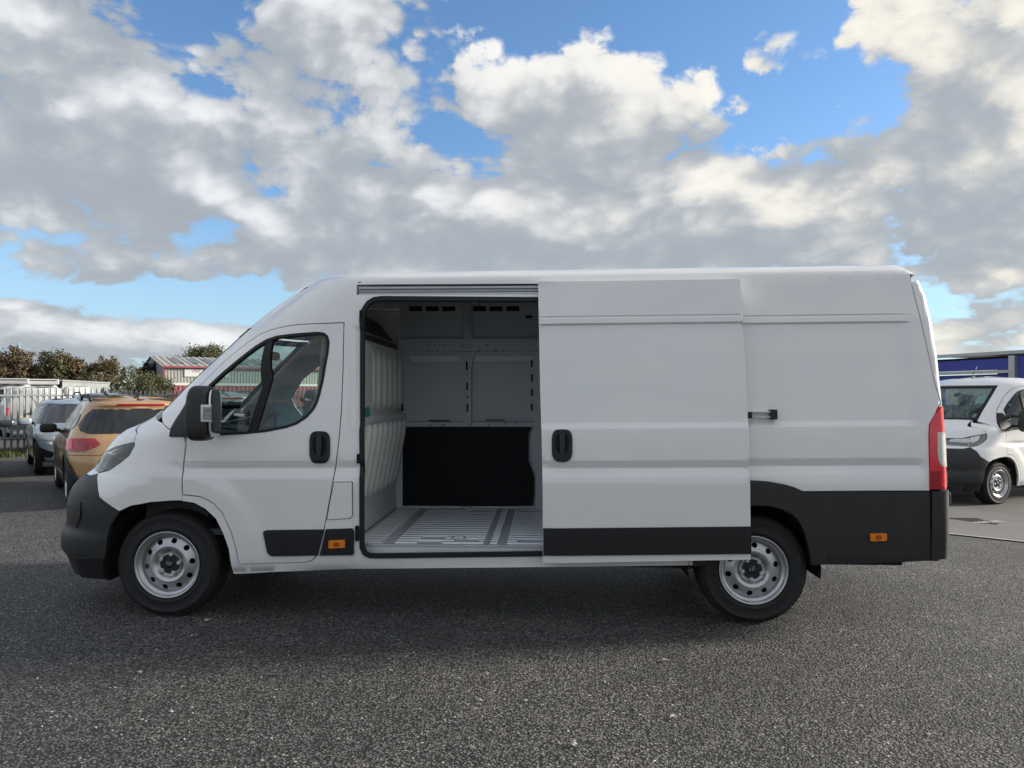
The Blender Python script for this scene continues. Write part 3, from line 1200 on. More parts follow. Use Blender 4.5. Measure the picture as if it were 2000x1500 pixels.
# fuel flap, side trims, lamps
flap = H([(652, 941), (688.5, 940.5), (689, 1007), (683, 1013), (638, 1016), (644, 980)])
panel('fuel_flap_gap', env, flap, 'hole_dark', van, (), .0015, .004, .04)
panel('fuel_flap', env, inset(flap, .004), 'white_paint', van, (), .0045, .004, .04)
trim2 = H([(636.5, 1032.6), (688, 1031), (690, 1036), (690, 1081), (688, 1084), (624.5, 1084.7), (631, 1058)])
tp = panel('sill_trim', env, inset(trim2, .002), 'black_plastic', van, (), .014, .02, .03)
mk = H(rounded([(643.5, 1054), (675.5, 1052.6), (675.5, 1068), (643.5, 1069.5)], 2))
ml = panel('side_marker', env, mk, 'amber_lens', van, (), .024, .02, .02)
panel('marker_core', env, H(ell(653, 1057, 665, 1066, 2)), 'amber_dark', ml, (), .026, .004, .01)
mk = H(rounded([(1696.5, 1041), (1728.5, 1040), (1728.5, 1054), (1697, 1055)], 2))
ml = panel('side_marker', env, mk, 'amber_lens', van, (), .030, .03, .02)
panel('marker_core', env, H(ell(1706, 1043, 1719, 1052, 2)), 'amber_dark', ml, (), .032, .004, .01)
# door landing buffers on the pillar
for bx in ((696.5, 603, 702.5, 631), (698, 886, 703, 905), (695, 1026, 701.5, 1056)):
    p0, p1 = at(bx[0], bx[1], 5.22), at(bx[2], bx[3], 5.22)
    inn = float(env.w(p0[2]))
    MB().box((p0[0], YC - inn - .012, p1[2]), (p1[0], YC - inn + .03, p0[2]), .006).build('door_buffer', 'hole_dark', van)
# embossed stiffener on the pillar
panel('pillar_stiffener', env, H(rounded([(684.5, 650), (695, 645), (696, 840), (684.5, 840)], 5)), 'white_paint', van, (), .006, .01, .03)
# rear end -----------------------------------------------------
rear_panel = H([(1568, 961), (1700, 960), (1814.5, 959), (1816, 1030), (1816, 1094), (1760, 1097), (1680, 1100), (1583, 1102), (1578, 1074), (1570, 1042), (1558, 1016), (1538, 997), (1552, 980)])
panel('rear_lower_trim', env, inset(rear_panel, .002), 'grey_plastic', van, (), .012, .03, .05)
flare = H([(1466, 939), (1500, 941), (1532, 947), (1550, 952), (1565, 960), (1577, 973), (1590, 992), (1600, 1018), (1607, 1046), (1612, 1097), (1582, 1101), (1578, 1074), (1570, 1042), (1558, 1016), (1538, 997),
           (1500, 987), (1466, 986), (1435, 988), (1405, 1005), (1385, 1040), (1378, 1100), (1353, 1104), (1355, 1050), (1360, 1010), (1372, 975), (1395, 950), (1430, 938)])
panel('arch_flare', env, inset(flare, .001), 'grey_plastic', van, (), .030, .05, .04)
bz = env.hit(1816, 958)[1]
bz1 = env.hit(1818, 1092)[1]
rb_s = env.hit(1817.5, 1000)[0]
rb = [(rb_s, bz - .003)] + [(env.s_rear(bz - .003, 0), bz - .003), (env.s_rear(bz1 + .02, 0), bz1 + .02), (env.s_rear(bz1 + .01, 60), bz1 + .01), (rb_s, bz1)]
both_sides('rear_bumper', env, rb, 'grey_plastic', van, .022, .04, .022)
p = at(1858, 975, 5.35)
MB().box((p[0] - .10, 5.36, p[2] - .045), (p[0] + .01, 7.0, p[2] + .045), .012).build('bumper_step', 'black_plastic', van)
s_t = env.hit(1836, 786)[0]
tl = H([(1838, 793), (1826, 808), (1814.5, 829), (1813.5, 856), (1814.5, 900), (1815.5, 956)])
zz0, zz1 = tl[-1][1], tl[0][1]
red = tl + [(env.s_rear(zz0, 22), zz0 + .003), (env.s_rear(1.05, 22), 1.05), (env.s_rear(1.30, 22), 1.30), (env.s_rear(1.42, 30), 1.42)]
clear_px = H([(1829, 844), (1829, 880), (1831, 899), (1838, 911)])
zc0, zc1 = clear_px[-1][1] - .02, clear_px[0][1]
for sd in (-1, 1):
    t_ = panel('tail_light', env, inset(red, .002), 'red_lens', van, (), .010, .04, .02, sd)
    clear = clear_px + [(env.s_rear(zc0, 24), zc0), (env.s_rear(zc1, 24), zc1)]
    panel('reversing_lens', env, clear, 'clear_lens', t_, (), .014, .01, .03, sd)
    zl = env.hit(1820, 920)[1]
    lowr = [(tl[-1][0] + .004, zl), (tl[-1][0] + .004, zz0 + .006), (env.s_rear(zz0, 23), zz0 + .006), (env.s_rear(zl, 23), zl)]
    panel('fog_lens', env, lowr, 'dark_red_lens', t_, (), .0125, .01, .04, sd)
rd = pillar + [(s_t, zz1 - .02), (env.s_rear(1.3, 20), 1.30), (env.s_rear(.95, 20), .95), (env.s_rear(bz, 18), bz + .002), (env.s_tail(bz), bz + .002)] + [(env.s_tail(z), z) for z in np.linspace(1.0, ROOF_Z + .02, 12)]
top_r = roof_line(pillar[0][0])
rd = [(a + .004, b) for a, b in rd[:len(pillar) + 1]] + rd[len(pillar) + 1:]
both_sides('rear_door', env, rd, 'white_paint', van, .004, .03, .022)
# rail for the side door along the rear quarter
p0, p1 = at(1300, 802, 5.2), at(1519, 818, 5.2)
yb = YC - float(env.w(1.44)) + .016
MB().box((p0[0], yb - .045, p1[2] + .008), (p1[0], yb + .004, p1[2] + .014)).box((p0[0], yb - .045, p0[2] - .012), (p1[0], yb + .004, p0[2] - .004)) \
    .box((p0[0], yb - .012, p1[2] + .010), (p1[0], yb, p0[2] - .008)).build('door_rail', 'letter_silver', van)
e0, e1 = at(1508, 800, 5.16), at(1521, 819.5, 5.16)
MB().box((e0[0], yb - .055, e1[2]), (e1[0], yb + .002, e0[2]), .005).build('rail_end_cap', 'black_plastic', van)
e0, e1 = at(1461, 803, 5.12), at(1472, 819, 5.12)
MB().box((e0[0] - .05, yb - .09, e1[2] + .006), (e1[0], yb - .01, e0[2] - .006), .006).build('rail_roller', 'black_plastic', van)

# sliding door --------------------------------------------------
env_door = Env(YC, (tw[0], tw[1] + .105), (txf[0], txf[1] - .3), txr, LF, LR_, NF, NR, van_detail, 1.25, 1.25, RAKE)
HD = env_door.hits
SD = HD([(1051, 550), (1150, 549), (1300, 547), (1445, 545), (1448, 580), (1451, 617), (1455, 700), (1460, 800), (1463, 860), (1465, 950), (1466, 1030), (1466, 1093), (1350, 1095), (1200, 1098), (1060, 1100),
         (1060, 960), (1058, 860), (1055, 760), (1053, 660)])
sd_ = panel('sliding_door', env_door, SD, 'white_paint', van, (), 0, .07, .055, -1, CROWS, RAKE)
st = HD([(1061, 1031.5), (1466.5, 1028), (1466.5, 1081), (1061, 1084.5)])
panel('door_trim', env_door, st, 'black_plastic', sd_, (), .013, .02, .05)
_env, _H = env, H
env, H = env_door, HD
handle(sd_, (1078, 838.5, 1118, 901), -1)
env, H = _env, _H

# seal round the side opening
seal_in = inset(OPEN, .030)
panel('door_seal', env, inset(OPEN, .0), 'rubber', van, [seal_in], .012, .03, .03)
# top track
p0, p1 = at(698, 556, 5.36), at(1085, 577, 5.36)
yt = YC - float(env.w(2.3))
MB().box((p0[0] - .02, yt + .075, p1[2] - .02), (p1[0], yt + .09, p0[2] + .03)).build('track_back', 'shaded_interior_paint', van)
for a, b, dy in ((559.5, 562.5, .02), (565, 569, .045), (572, 576, .012)):
    q0, q1 = at(700, a, yt + dy), at(1085, b, yt + dy)
    MB().box((q0[0], yt + dy, q1[2]), (q1[0], yt + dy + .06, q0[2]), .003).build('track_rail', 'trim_rail', van)
MB().box((p0[0] + .006, yt + .02, p0[2] - .006), (p1[0], yt + .09, p0[2] + .02)).build('track_lip', 'hole_dark', van)

# load space ----------------------------------------------------
FZ, YN, YF = .50, 5.33, 7.10
YT = 5.47
XB, XE = -1.335, 2.78
CZ = 2.385
MB().box((XB - .02, YN - .03, FZ - .10), (.95, YF + .06, FZ)).box((.951, 5.62, FZ - .10), (1.869, 6.83, FZ)).box((1.87, YN - .03, FZ - .05), (2.70, YF + .06, FZ)).build('load_floor', 'floor_steel', van)
# pressed ribs of the floor
flats = [(at(960, 1020, 6.2)[0], at(972, 1020, 6.2)[0]), (at(984, 1020, 6.2)[0], at(1000, 1020, 6.2)[0])]
ys = np.linspace(YN + .05, YF - .12, 19)
xs_cut = [XB + .02, XB + .20, XB + .29, flats[0][0], flats[0][1], flats[1][0], flats[1][1], 1.4]
rr = random.Random(3)
for i, y in enumerate(ys):
    segs = [(xs_cut[0], xs_cut[1]), (xs_cut[2], xs_cut[3]), (xs_cut[4], xs_cut[5]), (xs_cut[6], xs_cut[7])]
    if i in (0, 1, 2, 17, 18):
        cuts = [-.95, -.55, -.1] if i % 2 else [-.8, -.35]
        new = []
        for a, b in segs:
            for c in cuts:
                if a + .1 < c < b - .1:
                    new.append((a, c - .09))
                    a = c + .09
            new.append((a, b))
        segs = new
    mb = MB()
    for a, b in segs:
        mb.prism([(y - .030, FZ - .001), (y - .020, FZ + .010), (y + .020, FZ + .010), (y + .030, FZ - .001)], 'x', a, b)
    mb.build('floor_rib', 'floor_steel', van)
for x, y in ((at(897, 1056, 5.55)[0], 5.52), (at(912, 997, 6.98)[0], 6.99)):
    b = MB()
    b.tube([(x + .05 * math.cos(t), y + .03 * math.sin(t), FZ + .016) for t in np.linspace(0, 2 * math.pi, 13)], .006, 6)
    b.build('lashing_ring', 'bolt_steel', van, True)
# step riser at the opening
q0, q1 = at(700, 1066, YN - .03), at(1085, 1079, YN - .03)
MB().box((XB + .02, YN - .035, FZ - .012), (.35, YN, FZ + .004), .003).build('floor_edge', 'trim_rail', van)
MB().box((XB + .02, YN - .025, FZ - .10), (.35, YN - .012, FZ - .012)).build('step_riser', 'shaded_interior_paint', van)
MB().box((XB + .02, YN - .05, .415), (.35, YN, .425)).build('step_well', 'hole_dark', van)
for px in (810, 876, 912, 949, 992, 1037):
    c = at(px, 1073, YN - .03)
    MB().lathe([(.0, -.002), (.011, -.002), (.011, .004)], (c[0], YN - .026, c[2]), 14).build('riser_hole', 'hole_dark', van)
# far wall


def wall_box(px0, py0, px1, py1, yf, dep, name, m, parent=van, bevel=.006):
    a, b = at(px0, py0, yf), at(px1, py1, yf)
    return MB().box((a[0], yf, b[2]), (b[0], yf + dep, a[2]), bevel).build(name, m, parent)

MB().box((XB, YF + .03, FZ - .05), (XE, YF + .05, 2.02)).build('far_wall', 'shaded_interior_paint', van)
MB().prism([(YF + .03, 2.02), (YF + .05, 2.02), (YF - .055, CZ + .01), (YF - .075, CZ + .01)], 'x', XB, XE).build('upper_wall', 'shaded_interior_paint', van)
wall_box(776, 661, 1085, 686, YF - .035, .07, 'cant_rail', 'shaded_interior_paint')
wall_box(776, 686, 1085, 694, YF - .005, .04, 'cant_rail_flange', 'shaded_interior_paint')
wall_box(776, 824, 1085, 834, YF - .03, .06, 'waist_rail', 'shaded_interior_paint')
wall_box(776, 818, 1085, 824, YF - .005, .03, 'waist_rail_flange', 'shaded_interior_paint')
post = [at(x, y, YF - .03) for x, y in ((893, 688), (930, 688), (924, 700), (920, 720), (920, 826), (906, 826), (906, 720), (902, 702))]
MB().prism([(q[0], q[2]) for q in post], 'y', YF - .03, YF + .03).build('wall_post', 'shaded_interior_paint', van)
wall_box(904, 590, 921, 662, YF - .075, .07, 'roof_post', 'shaded_interior_paint')
post = [at(x, y, YF - .03) for x, y in ((1042, 690), (1085, 690), (1085, 1000), (1046, 1000), (1048, 930), (1042, 905), (1036, 880), (1037, 850), (1044, 836))]
MB().prism([(q[0], q[2]) for q in post], 'y', YF - .04, YF + .03).build('wall_post', 'shaded_interior_paint', van)
wall_box(774, 690, 786, 998, YF - .02, .05, 'wall_post', 'shaded_interior_paint')
wall_box(783, 988, 1050, 998, YF - .02, .05, 'floor_flange', 'shaded_interior_paint')
ply = [at(x, y, YF - .012) for x, y in ((783, 838), (787, 835), (1034, 833), (1037, 836), (1032, 848), (1032, 900), (1038, 915), (1043, 930), (1043, 960), (1041, 987), (860, 989), (798, 990), (785, 987))]
MB().prism([(q[0], q[2]) for q in ply], 'y', YF - .014, YF + .02).build('ply_lining', 'ply_dark', van)
for x0 in (799, 831.5, 864, 924, 956, 989):
    wall_box(x0, 598.5, x0 + 25, 607, YF - .075, .05, 'vent_slot_shade', 'hole_dark', bevel=.004)  # thin dark plates, painted as the shade inside open slots
for x0, y0, x1, y1 in ((1031, 598, 1043, 604), (1027, 616, 1040, 621), (910, 706, 913, 723), (910.5, 747, 913.5, 762), (911, 788, 914, 804), (911, 729, 913, 732), (911, 774, 914, 777),
                       (1037, 702, 1040, 717), (1037, 731, 1040, 745), (1037, 759, 1040, 773), (1037, 788, 1040, 802), (784, 790, 787, 803), (838, 820.5, 877, 822), (948, 819.5, 985, 821)):
    wall_box(x0, y0, x1, y1, YF - .043, .03, 'wall_slot_shade', 'hole_dark', bevel=.002)  # dark plates in place of holes, their shade put into the colour
for x, y in ((869, 674), (904, 674), (917, 674), (951, 673.5), (838, 685), (854, 685), (936, 684), (968, 684), (984, 684), (785, 829.5), (840, 830), (866, 830), (918, 829), (954, 828.5), (985, 828), (1006, 827), (910, 615)):
    c = at(x, y, YF - .04)
    MB().lathe([(.0, -.002), (.007, -.002), (.007, .006)], (c[0], YF - .0365, c[2]), 10).build('bolt_hole', 'hole_dark', van)
# ceiling with its bows
MB().box((XB - .1, YT, CZ), (2.55, YF - .09, CZ + .012)).build('load_ceiling', 'shaded_interior_paint', van)
for x in (-.62, .05, .9):
    MB().box((x - .035, YT, CZ - .03), (x + .035, YF - .10, CZ), .008).build('roof_bow', 'shaded_interior_paint', van)
# bulkhead: upper skin, kinked lower skin, pressed ribs


def bulk_x(z):
    return float(np.interp(z, [.5, .62, .78, 1.22, 1.33, 1.37, 1.95, 2.05, 2.35], [XB - .03, XB - .03, XB - .045, XB + .035, XB + .045, XB, XB, XB - .06, XB - .30]))

zz = np.array([.5, .62, .70, .78, .9, 1.1, 1.22, 1.28, 1.33, 1.37, 1.6, 1.95])
V, F = [], []
for z in zz:
    for y in (YN - .06, YF + .04):
        V.append((bulk_x(z), y, z))
for i in range(len(zz) - 1):
    F.append((2 * i, 2 * i + 1, 2 * i + 3, 2 * i + 2))
mesh('bulkhead', V, F, 'bulkhead_paint', van)
MB().prism([(XB - .02, 1.90), (XB - .02, 2.0), (XB - .18, 2.20), (XB - .22, 2.20), (XB - .22, 2.0), (XB - .12, 1.90)], 'y', 5.45, 6.98).build('bulkhead_shelf', 'cab_plastic', van)
MB().box((XB - .26, 5.45, 1.9), (XB - .24, 6.98, 2.22)).build('over_cab_panel', 'cab_plastic', van)
for y in np.linspace(5.88, 6.98, 6):
    zs = np.linspace(1.42, 1.90, 7)
    MB().tube([(bulk_x(z) + .004, y, z) for z in zs], [.014] + [.032] * 5 + [.014], 8).build('bulkhead_rib', 'bulkhead_paint', van, True)
for y in np.linspace(5.60, 6.98, 8):
    zs = [.74, .80, .9, 1.05, 1.2, 1.24, 1.29, 1.32]
    MB().tube([(bulk_x(z) + .002, y, z) for z in zs], [.014, .034, .036, .036, .036, .034, .032, .016], 8).build('bulkhead_rib', 'bulkhead_paint', van, True)
MB().box((XB, 5.28, 1.36), (XB + .03, 5.80, 1.93), .012).build('bulkhead_panel', 'bulkhead_paint', van)
gt = [at(x, y, 5.64) for x, y in ((711, 797), (723, 793), (728, 811), (711, 821))]
xk = XB + .034
MB().prism([(5.52, gt[3][2]), (5.70, gt[2][2]), (5.66, gt[1][2]), (5.52, gt[0][2])], 'x', xk, xk + .003).build('green_sticker', 'green_tape', van)
MB().box((XB - .03, YN - .05, 1.325), (XB + .055, YF + .02, 1.375), .01).build('bulkhead_ledge', 'bulkhead_paint', van)
# arch boxes and inner rear
MB().box((.98, YF - .22, FZ), (1.84, YF + .05, .82), .05).build('wheel_box', 'shaded_interior_paint', van)
# inside face of the body above and beside the opening
MB().box((XB, 5.44, 2.26), (2.55, 5.46, CZ + .01)).build('inner_header', 'shaded_interior_paint', van)

# cab interior ---------------------------------------------------
def seat(x, y, w, name='cab_seat'):
    b = MB()
    b.box((x - .25, y - w / 2, .86), (x + .27, y + w / 2, 1.02), .05)
    s = b.build(name, 'cab_fabric', van, True)
    b = MB()
    n = 8
    b.obox((x + .32, y, 1.32), (.055, 0, -.012), (0, w / 2 * .92, 0), (.09, 0, .34))
    b.build('backrest', 'cab_fabric', s)
    b = MB()
    superbox(b, (x + .435, y, 1.77), (.045, 0, 0), (0, .13, 0), (.012, 0, .10), .6)
    b.build('headrest', 'cab_fabric', s, True)
    b = MB()
    b.box((x - .2, y - w / 2 + .04, .55), (x + .22, y + w / 2 - .04, .86))
    b.build('seat_base', 'cab_plastic', s)

seat(-1.90, 5.66, .50)
seat(-1.90, 6.66, .86)
MB().box((-2.70, 5.30, .56), (-1.43, 7.15, .60)).build('cab_floor', 'cab_plastic', van)
MB().prism([(-2.86, .62), (-2.42, .62), (-2.30, 1.10), (-2.42, 1.24), (-2.80, 1.28), (-2.86, 1.0)], 'y', 5.42, 7.03).build('dashboard', 'cab_plastic', van)
b = MB()
th = np.linspace(0, 2 * math.pi, 33)
b.tube([(-2.14 + .09 * math.sin(t), 5.72 + .20 * math.cos(t), 1.20 + .185 * math.sin(t)) for t in th], .015, 8)
b.tube([(-2.14 - .07, 5.55, 1.19), (-2.20, 5.72, 1.19), (-2.14 - .0, 5.89, 1.20)], .02, 6)
b.tube([(-2.42, 5.72, 1.10), (-2.17, 5.72, 1.19)], .03, 8)
b.build('steering_wheel', 'cab_plastic', van, True)
MB().box((-1.80, 5.44, 2.0), (-1.36, 7.01, 2.02)).build('headliner', 'headliner', van)
MB().box((XB - .075, 5.30, .60), (XB - .055, 7.14, 2.0)).build('bulkhead_cab_face', 'cab_beige', van)
# seat belts and papers behind the glass
MB().tube([(-1.55, 5.36, 1.95), (-1.60, 5.40, 1.55), (-1.85, 5.42, 1.05)], .018, 6).build('seat_belt', 'cab_beige', van)
MB().obox((-2.55, 6.3, 1.33), (.15, 0, .03), (0, .11, 0), (-.001, 0, .004)).build('paper_sheet', 'paper', van)
superbox(MB(), (-2.22, 6.225, 1.86), (.02, 0, .0), (0, .11, 0), (0, 0, .035), .5).build('rear_view_mirror', 'cab_plastic', van, True)

# underside -------------------------------------------------------
MB().box((-2.15, 5.30, .36), (.95, 7.15, .42)).box((1.95, 5.40, .40), (2.70, 7.05, .44)).box((-2.0, 5.72, .30), (2.6, 5.82, .40)).box((-2.0, 6.63, .30), (2.6, 6.73, .40)).build('underbody', 'underbody', van)
MB().tube([(RWX[0], 5.34, .36), (RWX[0], 7.11, .36)], .05, 10).build('rear_axle', 'underbody', van)
MB().tube([(-.9, 6.5, .30), (.2, 6.45, .28), (.9, 6.42, .28)], .075, 10).build('exhaust', 'underbody', van)


def arch_liner(cx, r, y0, y1, a0=-8, a1=188):
    V, F = [], []
    n = 24
    for i in range(n + 1):
        t = R(a0 + (a1 - a0) * i / n)
        for y in (y0, y1):
            V.append((cx + r * math.cos(t), y, .37 + r * math.sin(t)))
    for i in range(n):
        F.append((2 * i, 2 * i + 2, 2 * i + 3, 2 * i + 1))
    k = len(V)
    V += [(cx, y1, .37)]
    F += [(2 * i + 1, 2 * i + 3, k) for i in range(n)]
    return mesh('arch_liner', V, F, 'underbody', van, True)

arch_liner(FWX[0], .455, 5.24, 5.62)
arch_liner(FWX[0], .455, 7.21, 6.83)
arch_liner(RWX[0], .44, 5.22, 5.60)
arch_liner(RWX[0], .44, 7.23, 6.85)
MB().box((FWX[0] - .50, 5.36, .22), (FWX[0] - .47, 5.60, .75)).build('splash_guard', 'underbody', van)
MB().box((RWX[0] + .40, 5.27, .40), (RWX[0] + .42, 5.52, .62), .004).build('mud_flap', 'black_plastic', van)

# wheels -----------------------------------------------------------
TR, RR_ = .366, .229
zero = Matrix.Identity(4)


def disc_y(r):
    return np.interp(r, [.050, .062, .082, .090, .104, .122, .132, .142, .172, .184, .192], [.052, .052, .053, .046, .028, .022, .024, .032, .044, .050, .056])


def make_wheel(parent):
    w = bpy.data.objects.new('wheel', None)
    link(w, parent)
    MB().lathe([(.222, .020), (.232, .004), (.250, -.004), (.253, -.0065), (.258, -.0065), (.261, -.004), (.29, -.007), (.318, -.003), (.320, -.0055), (.324, -.005), (.327, -.001), (.345, .012), (.357, .026), (.3635, .040), (TR, .055), (TR, .082), (.360, .084), (.360, .092), (TR, .094), (TR, .116), (.360, .118), (.360, .128), (TR, .130),
                (TR, .152), (.360, .154), (.360, .162), (TR, .164), (TR, .185), (.357, .212), (.33, .236), (.29, .242), (.23, .225), (.222, .20)], seg=72).build('tyre', 'tyre_rubber', w, True)
    b = MB()
    for k in range(66):
        t = 2 * math.pi * k / 66
        c, s = math.cos(t), math.sin(t)
        for (y, r, hy) in ((.036, .3515, .016), (.205, .3515, .016)):
            b.obox((r * c, y, r * s), (.0075 * c, (-.005 if y < .1 else .005), .0075 * s), (-.0105 * s, 0, .0105 * c), (0.003 * c, hy, .003 * s))
    tag(b.build('tread_blocks', 'tyre_rubber', w), kind='stuff')
    b = MB()
    b.lathe([(.2235, .016), (.229, .004), (.2315, -.001), (.2285, -.004), (.222, -.002), (.217, .004), (.2145, .014), (.209, .022), (.203, .025), (.197, .026), (.193, .034), (.192, .066), (.205, .10), (.205, .2)], seg=72)
    rim = b.build('rim', 'steel_wheel', w, True)
    outer = [(.192 * math.cos(t), .192 * math.sin(t)) for t in np.linspace(0, 2 * math.pi, 73)[:-1]]
    holes = [[(.050 * math.cos(t), .050 * math.sin(t)) for t in np.linspace(0, 2 * math.pi, 33)[:-1]]]
    for k in range(10):
        a = 2 * math.pi * (k + .5) / 10
        cx, cz = .163 * math.cos(a), .163 * math.sin(a)
        holes.append([(cx + .0185 * math.cos(t) * math.cos(a) - .0200 * math.sin(t) * math.sin(a), cz + .0185 * math.cos(t) * math.sin(a) + .0200 * math.sin(t) * math.cos(a)) for t in np.linspace(0, 2 * math.pi, 17)[:-1]])
    vv, ff = triangulate(outer, holes, .010)

    def Pd(v):
        r = np.hypot(v[:, 0], v[:, 1])
        return np.stack((v[:, 0], disc_y(r), v[:, 1]), -1)

    def Nd(v):
        r = np.hypot(v[:, 0], v[:, 1])
        sl = (disc_y(r + .004) - disc_y(r - .004)) / .008
        n = np.stack((sl * v[:, 0] / r, -np.ones(len(r)), sl * v[:, 1] / r), -1)
        return n / np.linalg.norm(n, axis=-1, keepdims=True)
    sheet('wheel_disc', vv, ff, Pd, Nd, .004, 'steel_wheel', w)
    MB().lathe([(.0, .10), (.19, .10), (.19, .13)], seg=32).build('brake_drum', 'underbody', w)
    lob = []
    for t in np.linspace(0, 2 * math.pi, 81)[:-1]:
        r = .066 - .018 * max(0, math.cos(5 * (t - R(18)))) ** 3
        lob.append((r * math.cos(t), r * math.sin(t)))
    MB().prism(lob, 'y', .036, .056).build('hub_cap', 'dark_hub', w)
    MB().lathe([(0, .030), (.026, .030), (.030, .034), (.030, .040)], seg=28).build('cap_boss', 'black_plastic', w, True)
    for k in range(5):
        a = R(18 + 72 * k)
        c = (.067 * math.cos(a), 0, .067 * math.sin(a))
        MB().lathe([(0, .030), (.006, .029), (.0064, .023), (.011, .023), (.0145, .030), (.0145, .055)], c, 14).build('wheel_bolt', 'bolt_steel', w, True)
    return w


wheels = []
for (cx, cy, flip, spin) in ((FWX[0], 5.24, False, 11), (RWX[0], 5.24, False, -30), (FWX[0], 7.21, True, 40), (RWX[0], 7.21, True, 70)):
    if not wheels:
        w = make_wheel(van)
        Mx = Matrix.Rotation(R(90), 4, 'X')
        for i, ch in enumerate('FIAT'):
            MM = Matrix.Translation((-.0165 + .011 * i, .0290, 0)) @ Matrix.Rotation(R(90), 4, 'X') @ Matrix.Diagonal((.55, 1.65, 1, 1))
            text_mesh('badge_letter', ch, .0215, 'letter_silver', w, MM, .0006)
    else:
        w = copy_tree(wheels[0], van)
    w.location = (cx, cy, TR - .006)
    w.rotation_euler = (0, R(spin), R(180) if flip else 0)
    wheels.append(w)

# ------------------------------------------------------------------ the dropside van on the right
van2 = thing('dropside_van', 'white dropside van with black bumper facing the long van from the right', 'van', tuple(van.location))
ROOF2 = 2.20
W2_Z = [.10, .20, .30, .42, .60, .9, 1.0, 1.3, 1.5, 1.8, 2.0, 2.05, 2.09, 2.12, 2.145, 2.165, 2.18, 2.192, 2.20, 2.205]
W2_I = [.08, .07, .05, .022, .008, 0, 0, .010, .026, .055, .08, .092, .11, .14, .185, .25, .36, .55, .8, 1.01]
xs_ = [float(env.xf(z)) for z in W2_Z]
for i, z in enumerate(W2_Z):
    if z > 2.06:
        xs_[i] = float(env.xf(2.06)) + np.interp(z, [2.06, 2.09, 2.12, 2.145, 2.165, 2.18, 2.192, 2.20, 2.205], [0, .07, .15, .23, .32, .42, .54, .68, .8])
zd = np.arange(.08, 2.206, .002)
xf2 = np.where(zd < 2.05, np.interp(zd, *txf), np.interp(zd, W2_Z, xs_))
env2 = Env(YC, dense(W2_Z, [1.025 - i for i in W2_I], .08, 2.207, .002, .006), (zd, xf2), ([.08, 1.0, 2.1, 2.207], [-1.26, -1.24, -1.30, -1.55]), LF, .10, NF, 2.3, van_detail, 1.25, 1.25, RAKE)
keep = ('bonnet', 'fender', 'front_bumper', 'nose_panel', 'headlight', 'fog_cover', 'bumper_valance', 'windscreen', 'windscreen_surround', 'windscreen_shade', 'scuttle',
        'cab_door', 'door_mirror', 'cab_seat', 'cab_floor', 'dashboard', 'steering_wheel', 'sill_trim', 'rear_view_mirror')
for o in list(van.children):
    if o.name.split('.')[0] in keep:
        copy_tree(o, van2)
z6 = 2.062
side2 = [(env2.s_front(z, WS_DEG), z) for z in np.linspace(APIL_Z0 + .03, 2.05, 22)] + [(x, z6) for x in np.linspace(env2.s_front(z6, WS_DEG + 3), env2.s_tail(z6) - .10, 8)] + [(env2.s_tail(1.2) - .14, 1.2), (env2.s_tail(.4) - .13, .36)] \
    + H([(588, 1115), (500, 1119), (457, 1121)]) + H(LIP[::-1])[1:] + DOOR[:-5] + H([(362, 790), (332, 838), (318, 824)])
panel('cab_side', env2, side2, 'white_paint', van2, (), 0, .03, .07, -1, CROWS[:9], RAKE)
side2f = [(env2.s_front(z, WS_DEG), z) for z in np.linspace(APIL_Z0 + .03, 2.05, 22)] + [(x, z6) for x in np.linspace(env2.s_front(z6, WS_DEG + 3), env2.s_tail(z6) - .10, 8)] + [(env2.s_tail(1.2) - .14, 1.2), (env2.s_tail(.4) - .13, .36), (-2.05, .33), (-2.17, .62), (-2.4, .82), (-2.62, .84), (-2.62, 1.1)]
panel('far_cab_side', env2, side2f, 'white_paint', van2, [FAR_WIN], 0, .03, .1, 1)
cap = [(env2.s_nose(z), z) for z in np.linspace(2.204, 2.03, 14)] + [(env2.s_front(2.03, WS_DEG), 2.03), (env2.s_front(2.062, WS_DEG + 3), 2.063)] + [(env2.s_tail(2.063), 2.063), (env2.s_tail(2.204), 2.204)]
both_sides('cab_roof', env2, cap, 'white_paint', van2, 0, .02, .06, (), (2.08, 2.1, 2.115, 2.13, 2.14, 2.15, 2.16, 2.168, 2.176, 2.184, 2.19, 2.196, 2.2))
bk = -1.30
MB().box((bk, 5.36, .60), (bk + .03, 7.09, 1.42)).box((bk, 5.36, 1.42), (bk + .03, 5.52, 2.05)).box((bk, 6.93, 1.42), (bk + .03, 7.09, 2.05)).box((bk, 5.52, 1.86), (bk + .03, 6.93, 2.05)).build('cab_back', 'white_paint', van2)
MB().box((bk, 5.53, 1.43), (bk + .02, 6.92, 1.85)).build('rear_window', 'cab_glass', van2)
# mesh headboard and load bed
mat('galvanised', (.42, .44, .45), .45, metal=.6, var=.12, vscale=8)
for y in np.linspace(5.25, 7.2, 21):
    MB().box((-1.10, y - .008, .95), (-1.085, y + .008, 2.08)).build('headboard_bar', 'galvanised', van2)
for z in np.linspace(.98, 2.08, 12):
    MB().box((-1.084, 5.2, z - .008), (-1.07, 7.25, z + .008)).build('headboard_bar', 'galvanised', van2)
MB().box((-1.12, 5.14, .85), (-1.05, 5.2, 2.15)).build('headboard_post', 'galvanised', van2)
MB().box((-1.12, 7.25, .85), (-1.05, 7.31, 2.15)).build('headboard_post', 'galvanised', van2)
MB().box((-1.05, 5.12, .82), (2.4, 7.33, .90)).build('load_bed', 'galvanised', van2)
MB().box((-1.05, 5.10, .90), (2.4, 5.13, 1.28)).build('dropside', 'white_paint', van2)
MB().box((-1.05, 7.32, .90), (2.4, 7.35, 1.28)).build('dropside', 'white_paint', van2)
